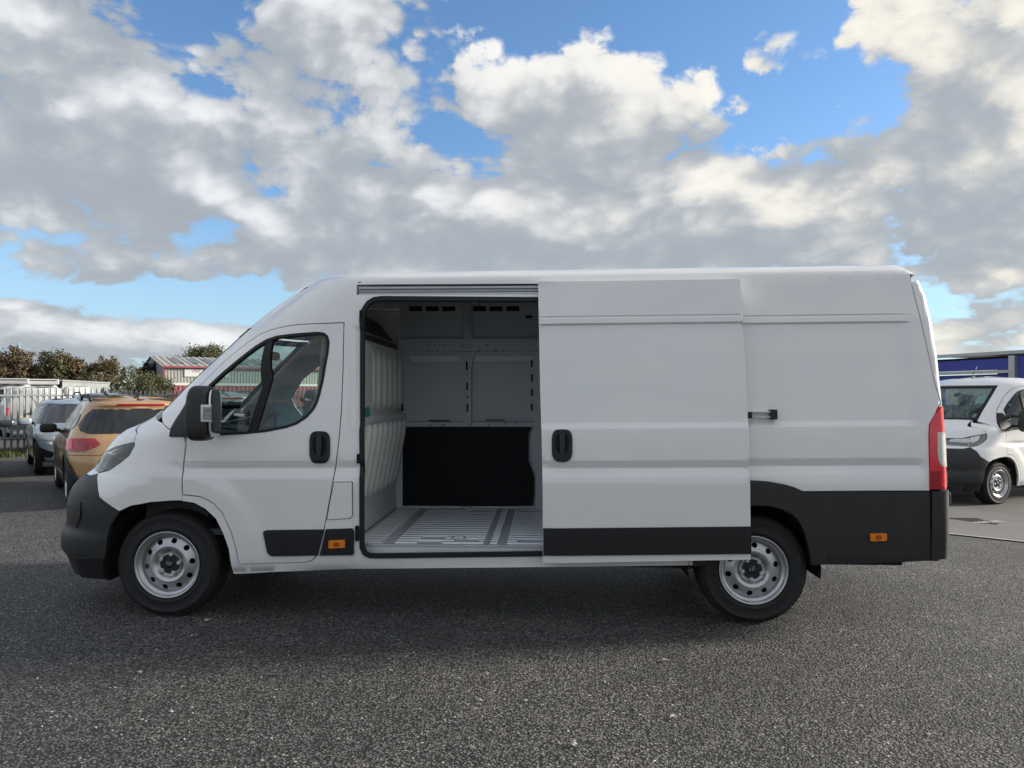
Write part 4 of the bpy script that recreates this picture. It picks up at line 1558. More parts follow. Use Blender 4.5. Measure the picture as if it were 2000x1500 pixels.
MB().box((-2.1, 5.80, .38), (2.4, 5.90, .55)).box((-2.1, 6.55, .38), (2.4, 6.65, .55)).build('chassis_rails', 'underbody', van2)
MB().box((-2.15, 5.33, .34), (-1.3, 7.12, .42)).build('underbody', 'underbody', van2)
for ws, spin in ((wheels[0], 50), (wheels[2], 0)):
    w = copy_tree(ws, van2)
    w.rotation_euler[1] = R(spin)
for ws in (wheels[1], wheels[3]):
    w = copy_tree(ws, van2)
    w.location.x -= .4
van_parent = van2
for cx, y0, y1 in ((FWX[0], 5.24, 5.62), (FWX[0], 7.21, 6.83)):
    o = arch_liner(cx, .455, y0, y1)
    o.parent = van2
    o.matrix_parent_inverse = basis(van2).inverted()
# papers behind the screen, aerial, wiper
MB().obox((-2.62, 6.35, 1.40), (.10, .03, .03), (-.02, .16, 0), (0, 0, .003)).build('paper_sheet', 'paper', van2)
MB().obox((-2.50, 5.95, 1.385), (.07, .0, .02), (.02, .14, 0), (0, 0, .003)).build('paper_sheet', 'paper', van2)
MB().obox((-2.36, 5.72, 1.78), (.045, 0, .075), (0, .09, 0), (.002, 0, -.001)).build('windscreen_notice', 'paper', van2)
MB().obox((-2.66, 5.62, 1.50), (.02, 0, .033), (0, .045, 0), (.002, 0, -.001)).build('windscreen_notice', 'paper', van2)
zt = 2.185
MB().lathe([(0, -.0), (.02, 0)], (0, 0, 0), 4)
b = MB()
superbox(b, (-1.86, 6.225, zt + .015), (.05, 0, 0), (0, .02, 0), (0, 0, .015), .7)
b.tube([(-1.87, 6.225, zt + .02), (-1.72, 6.225, zt + .20)], .006, 6)
b.build('aerial', 'black_plastic', van2, True)
b = MB()
for y0, y1 in ((6.5, 5.85), (7.0, 6.45)):
    xa, xb2 = env.P(env.s_nose(1.40), 1.40)[0], 0
    sA = [(y0, 1.37), (y1, 1.45)]
    pts = []
    for yy, z in sA:
        ph = math.asin(min(1, abs(yy - YC) / float(env.w(z))) ** (NF / 2)) if True else 0
        pts.append((float(env.xf(z) + LF * (1 - math.cos(ph) ** (2 / NF))) - .02, yy, z))
    b = MB()
    b.tube(pts, .009, 6)
    b.build('wiper', 'rubber', van2)
th2 = R(26.6)
fl = Vector((FWX[0], 5.24, 0))
off = Matrix.Rotation(th2, 3, 'Z') @ (fl - Vector(van.location))
van2.location = Vector((7.68, 13.33, -.30)) - Vector((off.x, off.y, 0))
van2.rotation_euler = (0, 0, th2)

# ------------------------------------------------------------------ parked cars
mat('orange_paint', (.52, .315, .150), .35, metal=.35, coat=1.0, var=.03, vscale=3)
mat('grey_paint', (.33, .41, .47), .35, metal=.3, coat=1.0, var=.03, vscale=3)
mat('dark_paint', (.035, .04, .048), .3, metal=.3, coat=1.0, var=.05, vscale=3)
mat('silver_paint', (.36, .38, .40), .35, metal=.4, coat=1.0, var=.03, vscale=3)
mat('dark_glass', (.010, .014, .017), .14, coat=.4, coat_rough=.1, var=.1, vscale=2)
mat('alloy', (.45, .46, .48), .3, metal=.8, var=.05)


def car_env(h=1.50, sc=1.0):
    k = (h - .95) / .55
    U = lambda z: z if z <= .95 else .95 + (z - .95) * k
    wz = [.20, .26, .35, .6, .8, .93, .98, 1.1, 1.3, 1.42, 1.465, 1.49, 1.51, 1.525, 1.535]
    ww = [.80, .86, .885, .905, .905, .89, .87, .82, .73, .67, .63, .57, .46, .3, .02]
    fz = [.20, .30, .45, .60, .72, .80, .86, .90, .94, .98, 1.2, 1.36, 1.42, 1.465, 1.49, 1.51, 1.525, 1.535]
    fx = [-1.90, -2.02, -2.06, -2.05, -2.02, -1.97, -1.86, -1.66, -1.40, -1.12, -.72, -.43, -.30, -.16, -.02, .15, .4, .6]
    rz = [.20, .30, .42, .60, .80, .93, 1.0, 1.2, 1.38, 1.43, 1.465, 1.49, 1.51, 1.525, 1.535]
    rx = [1.88, 1.98, 2.05, 2.05, 2.03, 2.0, 1.96, 1.85, 1.76, 1.78, 1.72, 1.55, 1.3, 1.0, .7]
    m_ = lambda zs, v, s: dense([U(z) for z in zs], v, .18, U(1.535), .003, s)
    return Env(0.0, m_(wz, ww, .012), m_(fz, fx, .012), m_(rz, rx, .012), .75, .50, 2.6, 2.5, None), U


def road_wheel(parent, rad=.325, face='alloy'):
    w = bpy.data.objects.new('wheel', None)
    link(w, parent)
    MB().lathe([(rad * .62, .02), (rad * .68, .0), (rad * .85, -.006), (rad * .96, .012), (rad, .04), (rad, .17), (rad * .95, .2), (rad * .62, .2)], seg=40).build('tyre', 'tyre_rubber', w, True)
    b = MB()
    b.lathe([(rad * .66, .015), (rad * .63, .002), (rad * .60, .012), (rad * .58, .05), (rad * .58, .18)], seg=40)
    b.lathe([(0, .02), (rad * .17, .022), (rad * .18, .05)], seg=20)
    for k in range(5):
        for d in (-.16, .16):
            a = 2 * math.pi * k / 5 + d
            c_, s_ = math.cos(a), math.sin(a)
            b.obox((rad * .38 * c_, .03, rad * .38 * s_), (rad * .22 * c_, .0, rad * .22 * s_), (-.017 * s_, 0, .017 * c_), (0, .014, 0))
    b.build('rim', face, w)
    MB().lathe([(0, .09), (rad * .58, .09)], seg=24).build('brake_disc', 'underbody', w)
    return w


def make_car(label, paint, h=1.50, clad=True, rails=True, name='parked_car', group='parked cars behind the van', front=True):
    E, U = car_env(h)
    root = thing(name, label, 'car', (0, 0, 0), 0, group)
    fx, rx, wr = -1.26, 1.33, .335
    ra = .40

    def arch(cx, z0):
        a0 = math.asin((z0 - wr) / ra)
        return [(cx + ra * math.cos(t), wr + ra * math.sin(t)) for t in np.linspace(math.pi - a0, a0, 14)]
    zb = .27
    top = U(1.5345)
    rows = [U(z) for z in (1.44, 1.455, 1.468, 1.478, 1.487, 1.495, 1.503, 1.51, 1.516, 1.522, 1.527, 1.531)] + [.80, .82, .84, .86, .88, .90, .92, .94, .96, .98]
    outline = [(E.s_nose(z), z) for z in np.linspace(top, zb, 40)] + arch(fx, zb)[::1] + arch(rx, zb) + [(E.s_tail(z), z) for z in np.linspace(zb, top, 40)]
    both_sides('body', E, outline, paint, root, 0, .02, .09, (), rows)
    zt, zl = U(1.41), .985
    for sd in (-1, 1):
        def wline(x0, x1, x2, x3):
            return [(x0, zl + .01), (x1, zl), (x2, zt - .01), (x3, zt)]
        fw = [(-.78, zl), (.26, zl), (.26, zt), (.02, zt), (-.14, zt - .02), (-.45, zt - .17)]
        rw = [(.32, zl), (1.05, zl + .02), (1.28, zt - .12), (1.18, zt - .02), (.95, zt), (.32, zt)]
        qw = [(1.12, zl + .03), (1.42, zl + .08), (1.50, zl + .16), (1.40, zt - .12), (1.34, zt - .12)]
        for q in (fw, rw, qw):
            panel('side_window', E, rounded(q, .04), 'dark_glass', root, (), .004, .008, .08, sd)
        for xg in (.29, 1.16):
            panel('door_gap', E, [(xg - .004, .36), (xg + .004, .36), (xg + .006, zl), (xg - .002, zl)], 'hole_dark', root, (), .0015, .003, .1, sd)
        if clad:
            for cx in (fx, rx):
                a = [(cx + (ra + .05) * math.cos(t), wr + (ra + .05) * math.sin(t)) for t in np.linspace(R(188), R(-8), 20)]
                i_ = [(cx + (ra - .005) * math.cos(t), wr + (ra - .005) * math.sin(t)) for t in np.linspace(R(-9), R(189), 20)]
                panel('arch_cladding', E, a + i_, 'grey_plastic', root, (), .014, .02, .05, sd)
            panel('sill_cladding', E, [(fx + ra + .05, .27), (rx - ra - .05, .27), (rx - ra - .05, .40), (fx + ra + .05, .40)], 'grey_plastic', root, (), .012, .02, .08, sd)
        else:
            panel('sill_cladding', E, [(fx + ra + .02, .27), (rx - ra - .02, .27), (rx - ra - .02, .32), (fx + ra + .02, .32)], 'grey_plastic', root, (), .008, .02, .08, sd)
        b = MB()
        superbox(b, (-.62, sd * 1.02, 1.03), (.07, 0, 0), (0, .12, 0), (0, 0, .075), .55)
        dm = b.build('door_mirror', 'black_plastic' if clad else paint, root, True)
        MB().tube([(-.62, sd * .95, 1.0), (-.64, sd * .86, .99)], .03, 8).build('mirror_stalk', 'black_plastic', dm)
        panel('tail_light', E, rounded([(E.s_rear(.95, 86), .96), (E.s_rear(.95, 36), .96), (E.s_rear(.86, 30), .88), (E.s_rear(.80, 46), .79), (E.s_rear(.78, 84), .79)], .03), 'dark_red_lens', root, (), .010, .02, .04, sd)
        panel('tail_lens', E, rounded([(E.s_rear(.93, 84), .945), (E.s_rear(.93, 66), .945), (E.s_rear(.82, 64), .82), (E.s_rear(.80, 82), .81)], .02), 'red_lens', root, (), .016, .01, .04, sd)
        panel('headlight', E, rounded([(E.s_front(.74, 88), .80), (E.s_front(.68, 50), .70), (E.s_front(.68, 34), .68), (E.s_front(.76, 36), .77), (E.s_front(.83, 70), .83)], .02), 'clear_lens', root, (), .006, .02, .03, sd)
        panel('air_intake', E, rounded([(E.s_front(.56, 62), .56), (E.s_front(.38, 66), .38), (E.s_front(.36, 40), .36), (E.s_front(.48, 36), .46)], .03), 'hole_dark', root, (), .006, .02, .04, sd)
        if rails:
            zr = float(np.interp(.60, E.tw[1][::-1], E.tw[0][::-1]))
            b = MB()
            b.tube([(-.05, sd * .60, zr), (.05, sd * .60, zr + .06), (.5, sd * .60, zr + .075), (1.2, sd * .60, zr + .07), (1.42, sd * .60, zr + .0)], .022, 8)
            b.build('roof_rail', 'grey_plastic', root, True)
    panel_args = (E,)
    ws = [(E.s_nose(z), z) for z in np.linspace(1.0, U(1.40), 10)] + [(E.s_front(z, 62), z) for z in np.linspace(U(1.40), 1.0, 10)]
    both_sides('windscreen', E, ws, 'dark_glass', root, .004, .01, .07)
    rg = [(E.s_tail(z), z) for z in np.linspace(1.02, U(1.36), 8)] + [(E.s_rear(U(1.36), 52), U(1.355)), (E.s_rear(1.25, 64), U(1.27)), (E.s_rear(1.15, 68), 1.14), (E.s_rear(1.06, 60), 1.06), (E.s_rear(1.02, 45), 1.022)]
    both_sides('rear_window', E, rg, 'dark_glass', root, .005, .01, .06)
    bl = [(E.s_tail(U(1.40)), U(1.40)), (E.s_rear(U(1.40), 22), U(1.40)), (E.s_rear(U(1.425), 22), U(1.425)), (E.s_tail(U(1.425)), U(1.425))]
    both_sides('brake_light', E, bl, 'dark_red_lens', root, .006, .01, .05)
    rb = [(E.s_tail(z), z) for z in (.27, .44)] + [(E.s_rear(.44, 50), .44), (E.s_rear(.42, 88), .42), (E.s_rear(.3, 88), .27)]
    both_sides('rear_valance', E, rb, 'grey_plastic', root, .010, .02, .06)
    cr = [(E.s_tail(.74), .74), (E.s_tail(.735), .735), (E.s_rear(.735, 78), .735), (E.s_rear(.74, 78), .741)]
    both_sides('bumper_gap', E, cr, 'hole_dark', root, .002, .004, .05)
    gr = [(E.s_nose(z), z) for z in (.78, .46)] + [(E.s_front(.46, 12), .46), (E.s_front(.72, 20), .72), (E.s_front(.78, 17), .78)]
    both_sides('grille', E, gr, 'hole_dark', root, .006, .02, .05)
    b = MB()
    zt2 = U(1.535)
    b.prism([(1.22, zt2 - .015), (1.40, zt2 - .025), (1.38, zt2 + .05)], 'y', -.02, .02)
    b.build('roof_aerial', 'black_plastic', root)
    MB().box((-1.9, -.78, .20), (1.85, .78, .28)).build('floor_pan', 'underbody', root)
    ws_ = []
    for x, sd in ((fx, -1), (rx, -1), (fx, 1), (rx, 1)):
        w = road_wheel(root) if not ws_ else copy_tree(ws_[0], root)
        w.location = (x, sd * .885, wr)
        w.rotation_euler = (0, R(20 + 40 * len(ws_)), R(180) if sd > 0 else 0)
        ws_.append(w)
    return root


car_o = make_car('orange hatchback with dark roof rails, tail towards the white van', 'orange_paint')
car_o.location, car_o.rotation_euler = (-6.71, 12.03, 0), (0, 0, R(-54.1))
car_g = make_car('blue grey hatchback facing the camera left of the orange hatchback', 'grey_paint', 1.47, False, False)
car_g.location, car_g.rotation_euler = (-10.05, 16.22, 0), (0, 0, R(127.2))
car_d = make_car('dark car with roof rails behind the blue grey hatchback', 'dark_paint', 1.60, False, True)
p = at_t(192, 775, 22.0)
car_d.location, car_d.rotation_euler = (p[0], p[1], 0), (0, 0, R(-52))


def recolour(src, label, paint, loc, rz, swap):
    r = copy_tree(src)
    tag(r, label)
    r.location, r.rotation_euler = loc, (0, 0, rz)
    for ch in r.children:
        if ch.type == 'MESH' and ch.data.materials and ch.data.materials[0].name == swap:
            ch.data = ch.data.copy()
            ch.data.materials[0] = MATS[paint]
    return r

p = at_t(408, 775, 17.5)
recolour(car_d, 'silver estate with roof rails just showing right of the orange hatchback', 'silver_paint', (p[0], p[1], 0), R(-54), 'dark_paint')
p = at_t(-118, 890, 14.2)
recolour(car_g, 'dark car cut off by the left edge of the picture', 'dark_paint', (p[0], p[1], 0), R(127), 'grey_paint')

# ------------------------------------------------------------------ yard furniture behind
mat('fence_steel', (.20, .215, .225), .55, metal=.35, var=.18, vscale=5)


def fence(label, p0, p1, pitch=.155, hgt=1.80, group='palisade fences'):
    a, b2 = Vector((p0[0], p0[1], 0)), Vector((p1[0], p1[1], 0))
    d = (b2 - a)
    L = d.length
    d.normalize()
    n = Vector((-d.y, d.x, 0))
    root = thing('palisade_fence', label, 'fence', a, 0, group)
    k = int(L / pitch)
    pale0 = None
    for i in range(k + 1):
        if pale0 is None:
            prof = [(-.032, .05), (.032, .05), (.032, hgt - .10), (.012, hgt), (0, hgt - .07), (-.012, hgt), (-.032, hgt - .10)]
            v, f = [], []
            for off_ in (0.0, .010):
                for (x, z) in prof:
                    q = d * x + n * (off_ + (.012 if abs(x) < .02 else 0))
                    v.append((q.x, q.y, z))
            m_ = len(prof)
            f = [tuple(range(m_)), tuple(range(2 * m_ - 1, m_ - 1, -1))] + [(j, m_ + j, m_ + (j + 1) % m_, (j + 1) % m_) for j in range(m_)]
            pale0 = mesh('pale', v, f, 'fence_steel', root)
            o = pale0
        else:
            o = pale0.copy()
            col.objects.link(o)
            inv = pale0.matrix_parent_inverse.copy()
            o.parent = root
            o.matrix_parent_inverse = inv
        o.location = a + d * (i * pitch)
    for z in (.42, hgt - .24):
        c = a + d * L / 2 - n * .03
        MB().obox((c.x, c.y, z), d * (L / 2), n * .022, (0, 0, .025)).build('rail', 'fence_steel', root)
    for i in range(int(L / 2.75) + 1):
        c = a + d * (i * 2.75 + .7) - n * .09
        MB().obox((c.x, c.y, hgt / 2), d * .035, n * .045, (0, 0, hgt / 2)).build('post', 'fence_steel', root)
    return root

fa0, fa1 = at_t(-70, 775, 19.6), at_t(215, 775, 22.5)
fence('grey steel palisade fence in front of the parked white vans', fa0, fa1)
fb0, fb1 = at_t(205, 775, 29), at_t(760, 775, 32)
fence('distant steel palisade fence below the green bushes', fb0, fb1)

# rough grass at the foot of the fence
mat('grass', (.075, .085, .028), .8, var=.4, vscale=4)
V, F = [], []
for i in range(5200):
    q = rng.random()
    c = np.array(fa0[:2]) + (np.array(fa1[:2]) - np.array(fa0[:2])) * q + np.array((rng.normal() * .3 + .35, -abs(rng.normal()) * .9 + .5)) * .9
    a = rng.random() * 6.28
    hh = .05 + .16 * rng.random()
    w = .012
    n = len(V)
    V += [(c[0] - w * math.cos(a), c[1] - w * math.sin(a), 0), (c[0] + w * math.cos(a), c[1] + w * math.sin(a), 0), (c[0] + rng.normal() * .04, c[1] + rng.normal() * .04, hh)]
    F.append((n, n + 1, n + 2))
tag(mesh('grass_verge', V, F, 'grass'), 'rough grass along the foot of the palisade fence', 'grass', kind='stuff')

# white vans behind the fence -------------------------------------
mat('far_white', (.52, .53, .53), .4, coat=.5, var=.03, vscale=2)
mat('plate_yellow', (.72, .50, .03), .5, var=.05)


def box_van(label, hgt, length=4.9, lens=True, group='white vans beyond the fence', spoiler=False):
    zz = [.22, .35, .6, 1.0, 1.3, hgt - .35, hgt - .12, hgt - .06, hgt - .025, hgt - .008, hgt]
    ww = [.90, .95, .98, .98, .96, .86, .80, .74, .62, .40, .02]
    xf = [-2.3, -2.42, -2.45, -2.30, -1.75, -1.05, -.85, -.75, -.6, -.3, .3]
    xr = [2.40, 2.45, 2.45, 2.44, 2.42, 2.36, 2.32, 2.28, 2.2, 2.0, 1.0]
    mk_ = lambda v: dense(zz, v, .2, hgt, .004, .02)
    E = Env(0, mk_(ww), mk_(xf), mk_(xr), .8, .16, 2.4, 2.4, None)
    root = thing('white_van', label, 'van', (0, 0, 0), 0, group)
    wr = .33

    def arch(cx, z0):
        a0 = math.asin((z0 - wr) / .40)
        return [(cx + .40 * math.cos(t), wr + .40 * math.sin(t)) for t in np.linspace(math.pi - a0, a0, 12)]
    top = hgt - .002
    ol = [(E.s_nose(z), z) for z in np.linspace(top, .27, 30)] + arch(-1.55, .27) + arch(1.45, .27) + [(E.s_tail(z), z) for z in np.linspace(.27, top, 30)]
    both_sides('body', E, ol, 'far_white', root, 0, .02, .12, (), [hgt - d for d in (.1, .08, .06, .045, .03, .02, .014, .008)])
    ws = [(E.s_nose(z), z) for z in np.linspace(1.22, hgt - .32, 8)] + [(E.s_front(z, 60), z) for z in np.linspace(hgt - .32, 1.22, 8)]
    both_sides('windscreen', E, ws, 'dark_glass', root, .004, .01, .1)
    for sd in (-1, 1):
        panel('tail_light', E, [(E.s_rear(1.0, 88), 1.15), (E.s_rear(1.0, 60), 1.15), (E.s_rear(.85, 60), .86), (E.s_rear(.85, 88), .86)], 'red_lens', root, (), .008, .02, .06, sd)
        panel('side_window', E, [(-1.55, 1.2), (-.7, 1.2), (-.7, min(hgt - .3, 1.7)), (-1.15, min(hgt - .3, 1.7))], 'dark_glass', root, (), .004, .01, .1, sd)
    xr_ = float(E.xr(1.0))
    MB().box((xr_ - .01, -.004, .5), (xr_ + .004, .004, hgt - .15)).build('door_gap', 'hole_dark', root)
    MB().box((xr_ + .0, -.86, .40), (xr_ + .05, .86, .56), .02).build('rear_bumper', 'grey_plastic', root)
    MB().box((xr_ + .0, -.30, .92), (xr_ + .03, .30, .96), .008).build('door_handle', 'black_plastic', root)
    pl = MB().box((xr_ + .01, -.57, .70), (xr_ + .022, .0, .82)).build('number_plate', 'plate_yellow', root)
    for y0, y1 in ((-.52, -.40), (-.38, -.28), (-.22, -.08)):
        MB().box((xr_ + .022, y0, .725), (xr_ + .024, y1, .795)).build('plate_mark', 'hole_dark', pl)
    if spoiler:
        zs = hgt - .05
        MB().box((-1.0, -.78, zs), (-.6, .78, zs + .30), .05).build('roof_deflector', 'far_white', root)
        MB().box((-1.012, -.66, zs + .20), (-.99, .66, zs + .245)).build('deflector_slot', 'hole_dark', root)
    ws_ = []
    for x, sd in ((-1.55, -1), (1.45, -1), (-1.55, 1), (1.45, 1)):
        w = road_wheel(root, .33, 'steel_wheel') if not ws_ else copy_tree(ws_[0], root)
        w.location = (x, sd * .96, wr)
        w.rotation_euler = (0, 0, R(180) if sd > 0 else 0)
        ws_.append(w)
    return root


def face(root, px, t, turn=0.0, tail=True, z=0.0):
    p = at_t(px, 775, t)
    az = math.atan2(p[1], p[0])
    root.location = (p[0], p[1], z)
    root.rotation_euler = (0, 0, az + (math.pi if tail else 0) + turn)
    return root

v1 = box_van('white van seen from behind through the palisade fence, with yellow plate', 1.90)
face(v1, 62, 29.2, R(4))
v2 = box_van('tall white van with dark roof slot above the fence, left of the pair', 2.22, spoiler=True)
face(v2, 25, 40, R(-5), tail=False)
v3 = copy_tree(v2)
tag(v3, 'tall white van with roof deflector above the fence, right of the pair')
face(v3, 78, 41.5, R(6), tail=False)
v4 = copy_tree(v1)
tag(v4, 'white van roof showing between the tall vans and the container')
face(v4, 112, 46, R(30), z=0.25)

# corrugated container ---------------------------------------------
mat('container_paint', (.27, .29, .29), .55, var=.10, vscale=1.5)
ca, cb = at_t(121, 775, 44), at_t(214, 775, 52)
ca[2] = cb[2] = 0
d = Vector((cb - ca).tolist())
L = d.length
d.normalize()
n = Vector((-d.y, d.x, 0))
if n.dot(Vector(ca.tolist())) < 0: n = -n
root = thing('container', 'pale grey corrugated container beyond the fence', 'container', tuple(ca))
V, F = [], []
pts = []
x = 0.0
while x < L:
    for dx, dn in ((0, 0), (.07, 0), (.10, .045), (.17, .045)):
        pts.append((x + dx, dn))
    x += .27
for (s_, dn) in pts:
    q = Vector(ca.tolist()) + d * min(s_, L) + n * dn
    V += [(q.x, q.y, .15), (q.x, q.y, 2.42)]
F = [(2 * i, 2 * i + 2, 2 * i + 3, 2 * i + 1) for i in range(len(pts) - 1)]
mesh('side_wall', V, F, 'container_paint', root)
c = Vector(ca.tolist()) + d * L / 2 + n * 1.22
MB().obox((c.x, c.y, 2.46), d * (L / 2 + .05), n * 1.26, (0, 0, .05)).build('roof', 'container_paint', root)
MB().obox((c.x, c.y, .10), d * (L / 2 + .05), n * 1.24, (0, 0, .08)).build('base_frame', 'container_paint', root)
c2 = Vector(ca.tolist()) + n * 1.22
MB().obox((c2.x, c2.y, 1.28), d * .03, n * 1.22, (0, 0, 1.2)).build('end_wall', 'hole_dark', root)
c3 = Vector(ca.tolist()) + d * L / 2 + n * 2.44
MB().obox((c3.x, c3.y, 1.28), d * (L / 2), n * .02, (0, 0, 1.2)).build('rear_wall', 'container_paint', root)

# warehouse -----------------------------------------------------------
mat('cladding', (.40, .41, .38), .55, var=.06, vscale=.4)
mat('cladding_grey', (.20, .23, .23), .6, var=.08, vscale=.4)
mat('roof_sheet', (.40, .38, .34), .6, var=.10, vscale=.5)
mat('red_trim', (.40, .10, .12), .5, var=.06)
mat('rooflight', (.10, .115, .115), .3, var=.1)
mat('sign_white', (.80, .80, .78), .5, var=.02)
mat('sign_text', (.20, .08, .10), .5, var=.02)
A = at_t(321, 775, 105)
B2 = at_t(405, 775, 108)
A[2] = B2[2] = 0
e1 = Vector((B2 - A).tolist()).normalized()
e2 = Vector((-e1.y, e1.x, 0))
if e2.y < 0: e2 = -e2
A = Vector(A.tolist())
LW, DW, ZE, ZR = 58.0, 24.0, 5.62, 7.55
wh = thing('warehouse', 'pale ribbed warehouse with red trim and a white sign', 'building', A)


def wp(u, v, z):
    q = A + e1 * u + e2 * v
    return (q.x, q.y, z)


def ribbed(name, u0, u1, f, m, pitch=.42, depth=.035):
    V, F, k = [], [], 0
    u = u0
    cols = []
    while u < u1:
        for du, dd in ((0, 0), (.18, 0), (.22, 1), (.38, 1)):
            cols.append((u + du * pitch / .42, dd * depth))
        u += pitch
    for (uu, dd) in cols:
        V += [f(uu, 0, dd), f(uu, 1, dd)]
    F = [(2 * i, 2 * i + 2, 2 * i + 3, 2 * i + 1) for i in range(len(cols) - 1)]
    return mesh(name, V, F, m, wh)

ribbed('wall_cladding', 0, LW, lambda u, k, dd: wp(u, dd, 3.45 if k == 0 else ZE), 'cladding')
MB().obox(wp(LW / 2, .08, 3.28), e1 * LW / 2, e2 * .08, (0, 0, .17)).build('wall_band', 'sign_white', wh)
ribbed('lower_wall', 0, LW, lambda u, k, dd: wp(u, dd + .05, 0 if k == 0 else 3.11), 'red_trim', .6, .05)
mesh('gable_wall', [wp(-.02, 0, 0), wp(-.02, DW, 0), wp(-.02, DW, ZE), wp(-.02, DW / 2, ZR), wp(-.02, 0, ZE)], [(0, 1, 2, 3, 4)], 'cladding_grey', wh)
mesh('far_gable_wall', [wp(LW, 0, 0), wp(LW, DW, 0), wp(LW, DW, ZE), wp(LW, DW / 2, ZR), wp(LW, 0, ZE)], [(0, 1, 2, 3, 4)], 'cladding_grey', wh)
mesh('back_wall', [wp(0, DW, 0), wp(LW, DW, 0), wp(LW, DW, ZE), wp(0, DW, ZE)], [(0, 1, 2, 3)], 'cladding', wh)
roof_w = ribbed('roof', -.3, LW + .3, lambda u, k, dd: wp(u, -.3 if k == 0 else DW / 2, (ZE + .05 if k == 0 else ZR + .05) + dd), 'roof_sheet', .9, .10)
mesh('rear_roof', [wp(-.3, DW / 2, ZR + .05), wp(LW + .3, DW / 2, ZR + .05), wp(LW + .3, DW + .3, ZE), wp(-.3, DW + .3, ZE)], [(0, 1, 2, 3)], 'roof_sheet', wh)
MB().obox(wp(LW / 2, -.30, ZE + .02), e1 * (LW / 2 + .3), e2 * .10, (0, 0, .11)).build('eaves_gutter', 'red_trim', wh)
MB().obox(wp(-.05, -.03, 3.0), e1 * .12, e2 * .14, (0, 0, 2.6)).build('corner_trim', 'red_trim', wh)
for k in range(14):
    u = 1.9 + k * 2.25 * 1.0
    f0, f1 = .28, .78
    def rp(uu, f): return wp(uu, -.3 + (DW / 2 + .3) * f, ZE + .05 + (ZR - ZE) * f + .13)
    mesh('rooflight', [rp(u, f0), rp(u + 1.15, f0), rp(u + 1.15, f1), rp(u, f1)], [(0, 1, 2, 3)], 'rooflight', wh)
sg_ = MB().obox(wp(2.55 + 2.9, -.06, 4.85), e1 * 2.9, e2 * .04, (0, 0, .52)).build('sign_board', 'sign_white', wh)
Rm = Matrix((( e1.x, 0, -e2.x, 0), (e1.y, 0, -e2.y, 0), (0, 1, 0, 0), (0, 0, 0, 1)))
for body_, size, u, z in (('UNIT 4 Plumbing', .52, 5.3, 5.10), ('Heating & Bathrooms', .26, 5.6, 4.80), ('Tr', .36, 5.4, 4.52)):
    q = wp(u, -.105, z)
    text_mesh('sign_lettering', body_, size, 'sign_text', sg_, Matrix.Translation(q) @ Rm, .003)

# curtain-sided body on the right ---------------------------------------
mat('curtain_blue', (.04, .06, .34), .55, var=.08, vscale=3)
mat('alu_frame', (.45, .47, .46), .45, metal=.5, var=.08, vscale=4)
ta, tb = at_t(1815, 775, 19.0), at_t(2150, 775, 15.2)
ta[2] = tb[2] = -.3
T0 = Vector(ta.tolist())
d = Vector((tb - ta).tolist())
L = d.length
d.normalize()
n = Vector((-d.y, d.x, 0))
if n.y < 0: n = -n
tr = thing('curtain_truck', 'lorry body with blue side curtain and alloy frame behind the dropside van', 'truck', tuple(ta))


def tbx(name, u0, u1, v0, v1, z0, z1, m):
    c = T0 + d * ((u0 + u1) / 2) + n * ((v0 + v1) / 2)
    return MB().obox((c.x, c.y, (z0 + z1) / 2), d * ((u1 - u0) / 2), n * ((v1 - v0) / 2), (0, 0, (z1 - z0) / 2)).build(name, m, tr)

zt0 = 1.525 + 79 / 1500 * 18.6
tbx('roof', 0, L, 0, 2.4, zt0, zt0 + .03, 'alu_frame')
tbx('top_rail', 0, L, -.05, .03, zt0 - .035, zt0 + .04, 'alu_frame')
tbx('curtain', .05, L * .53, .02, .05, zt0 - .37, zt0 - .12, 'curtain_blue')
tbx('curtain_gap_shade', .05, L * .53, .06, .10, zt0 - .20, zt0 - .07, 'hole_dark')  # near-black strip painted as the shade of the gap above the curtain
tbx('lower_rail', 0, L * .53, -.04, .03, zt0 - .45, zt0 - .38, 'alu_frame')
tbx('corner_post', L * .53, L * .565, -.06, .06, -.1, zt0 - .07, 'alu_frame')
tbx('inner_wall', 0, L, 2.3, 2.36, .6, zt0, 'hole_dark')
tbx('curtain', .05, L * .53, .06, .09, .75, zt0 - .47, 'curtain_blue')
tbx('curtain', L * .57, L, .02, .05, .75, zt0 - .08, 'curtain_blue')
tbx('load_bed', 0, L, 0, 2.4, .62, .75, 'alu_frame')
tbx('chassis', .2, L - .2, .8, 1.6, .3, .62, 'underbody')
for u in (.8, 1.7, L - 1):
    for v in (.1, 2.1):
        w = road_wheel(tr, .40, 'steel_wheel')
        c = T0 + d * u + n * v
        w.location = (c.x, c.y, -.3 + .40)
        w.rotation_euler = (0, 0, math.atan2(d.y, d.x))

# trees and bushes ----------------------------------------------------
def leaf_mat(name, cols):
    m = bpy.data.materials.new(name)
    m.use_nodes = True
    t = NT(m.node_tree)
    b = t.n['Principled BSDF']
    g_ = t.node('ShaderNodeNewGeometry')
    n1 = t.noise(g_.outputs['Position'], .55, 3, .6)
    f = t.linear(n1, .36, .64)
    f = t.math('MULTIPLY_ADD', t.math('SUBTRACT', g_.outputs['Random Per Island'], .5), .7, f, clamp=True)
    r = t.node('ShaderNodeValToRGB')
    t.l.new(f, r.inputs[0])
    el = r.color_ramp.elements
    el[0].color, el[1].color = (*cols[0], 1), (*cols[-1], 1)
    for i, c in enumerate(cols[1:-1]):
        e = el.new((i + 1) / (len(cols) - 1))
        e.color = (*c, 1)
    t.l.new(r.outputs[0], b.inputs['Base Color'])
    b.inputs['Roughness'].default_value = .65
    MATS[name] = m

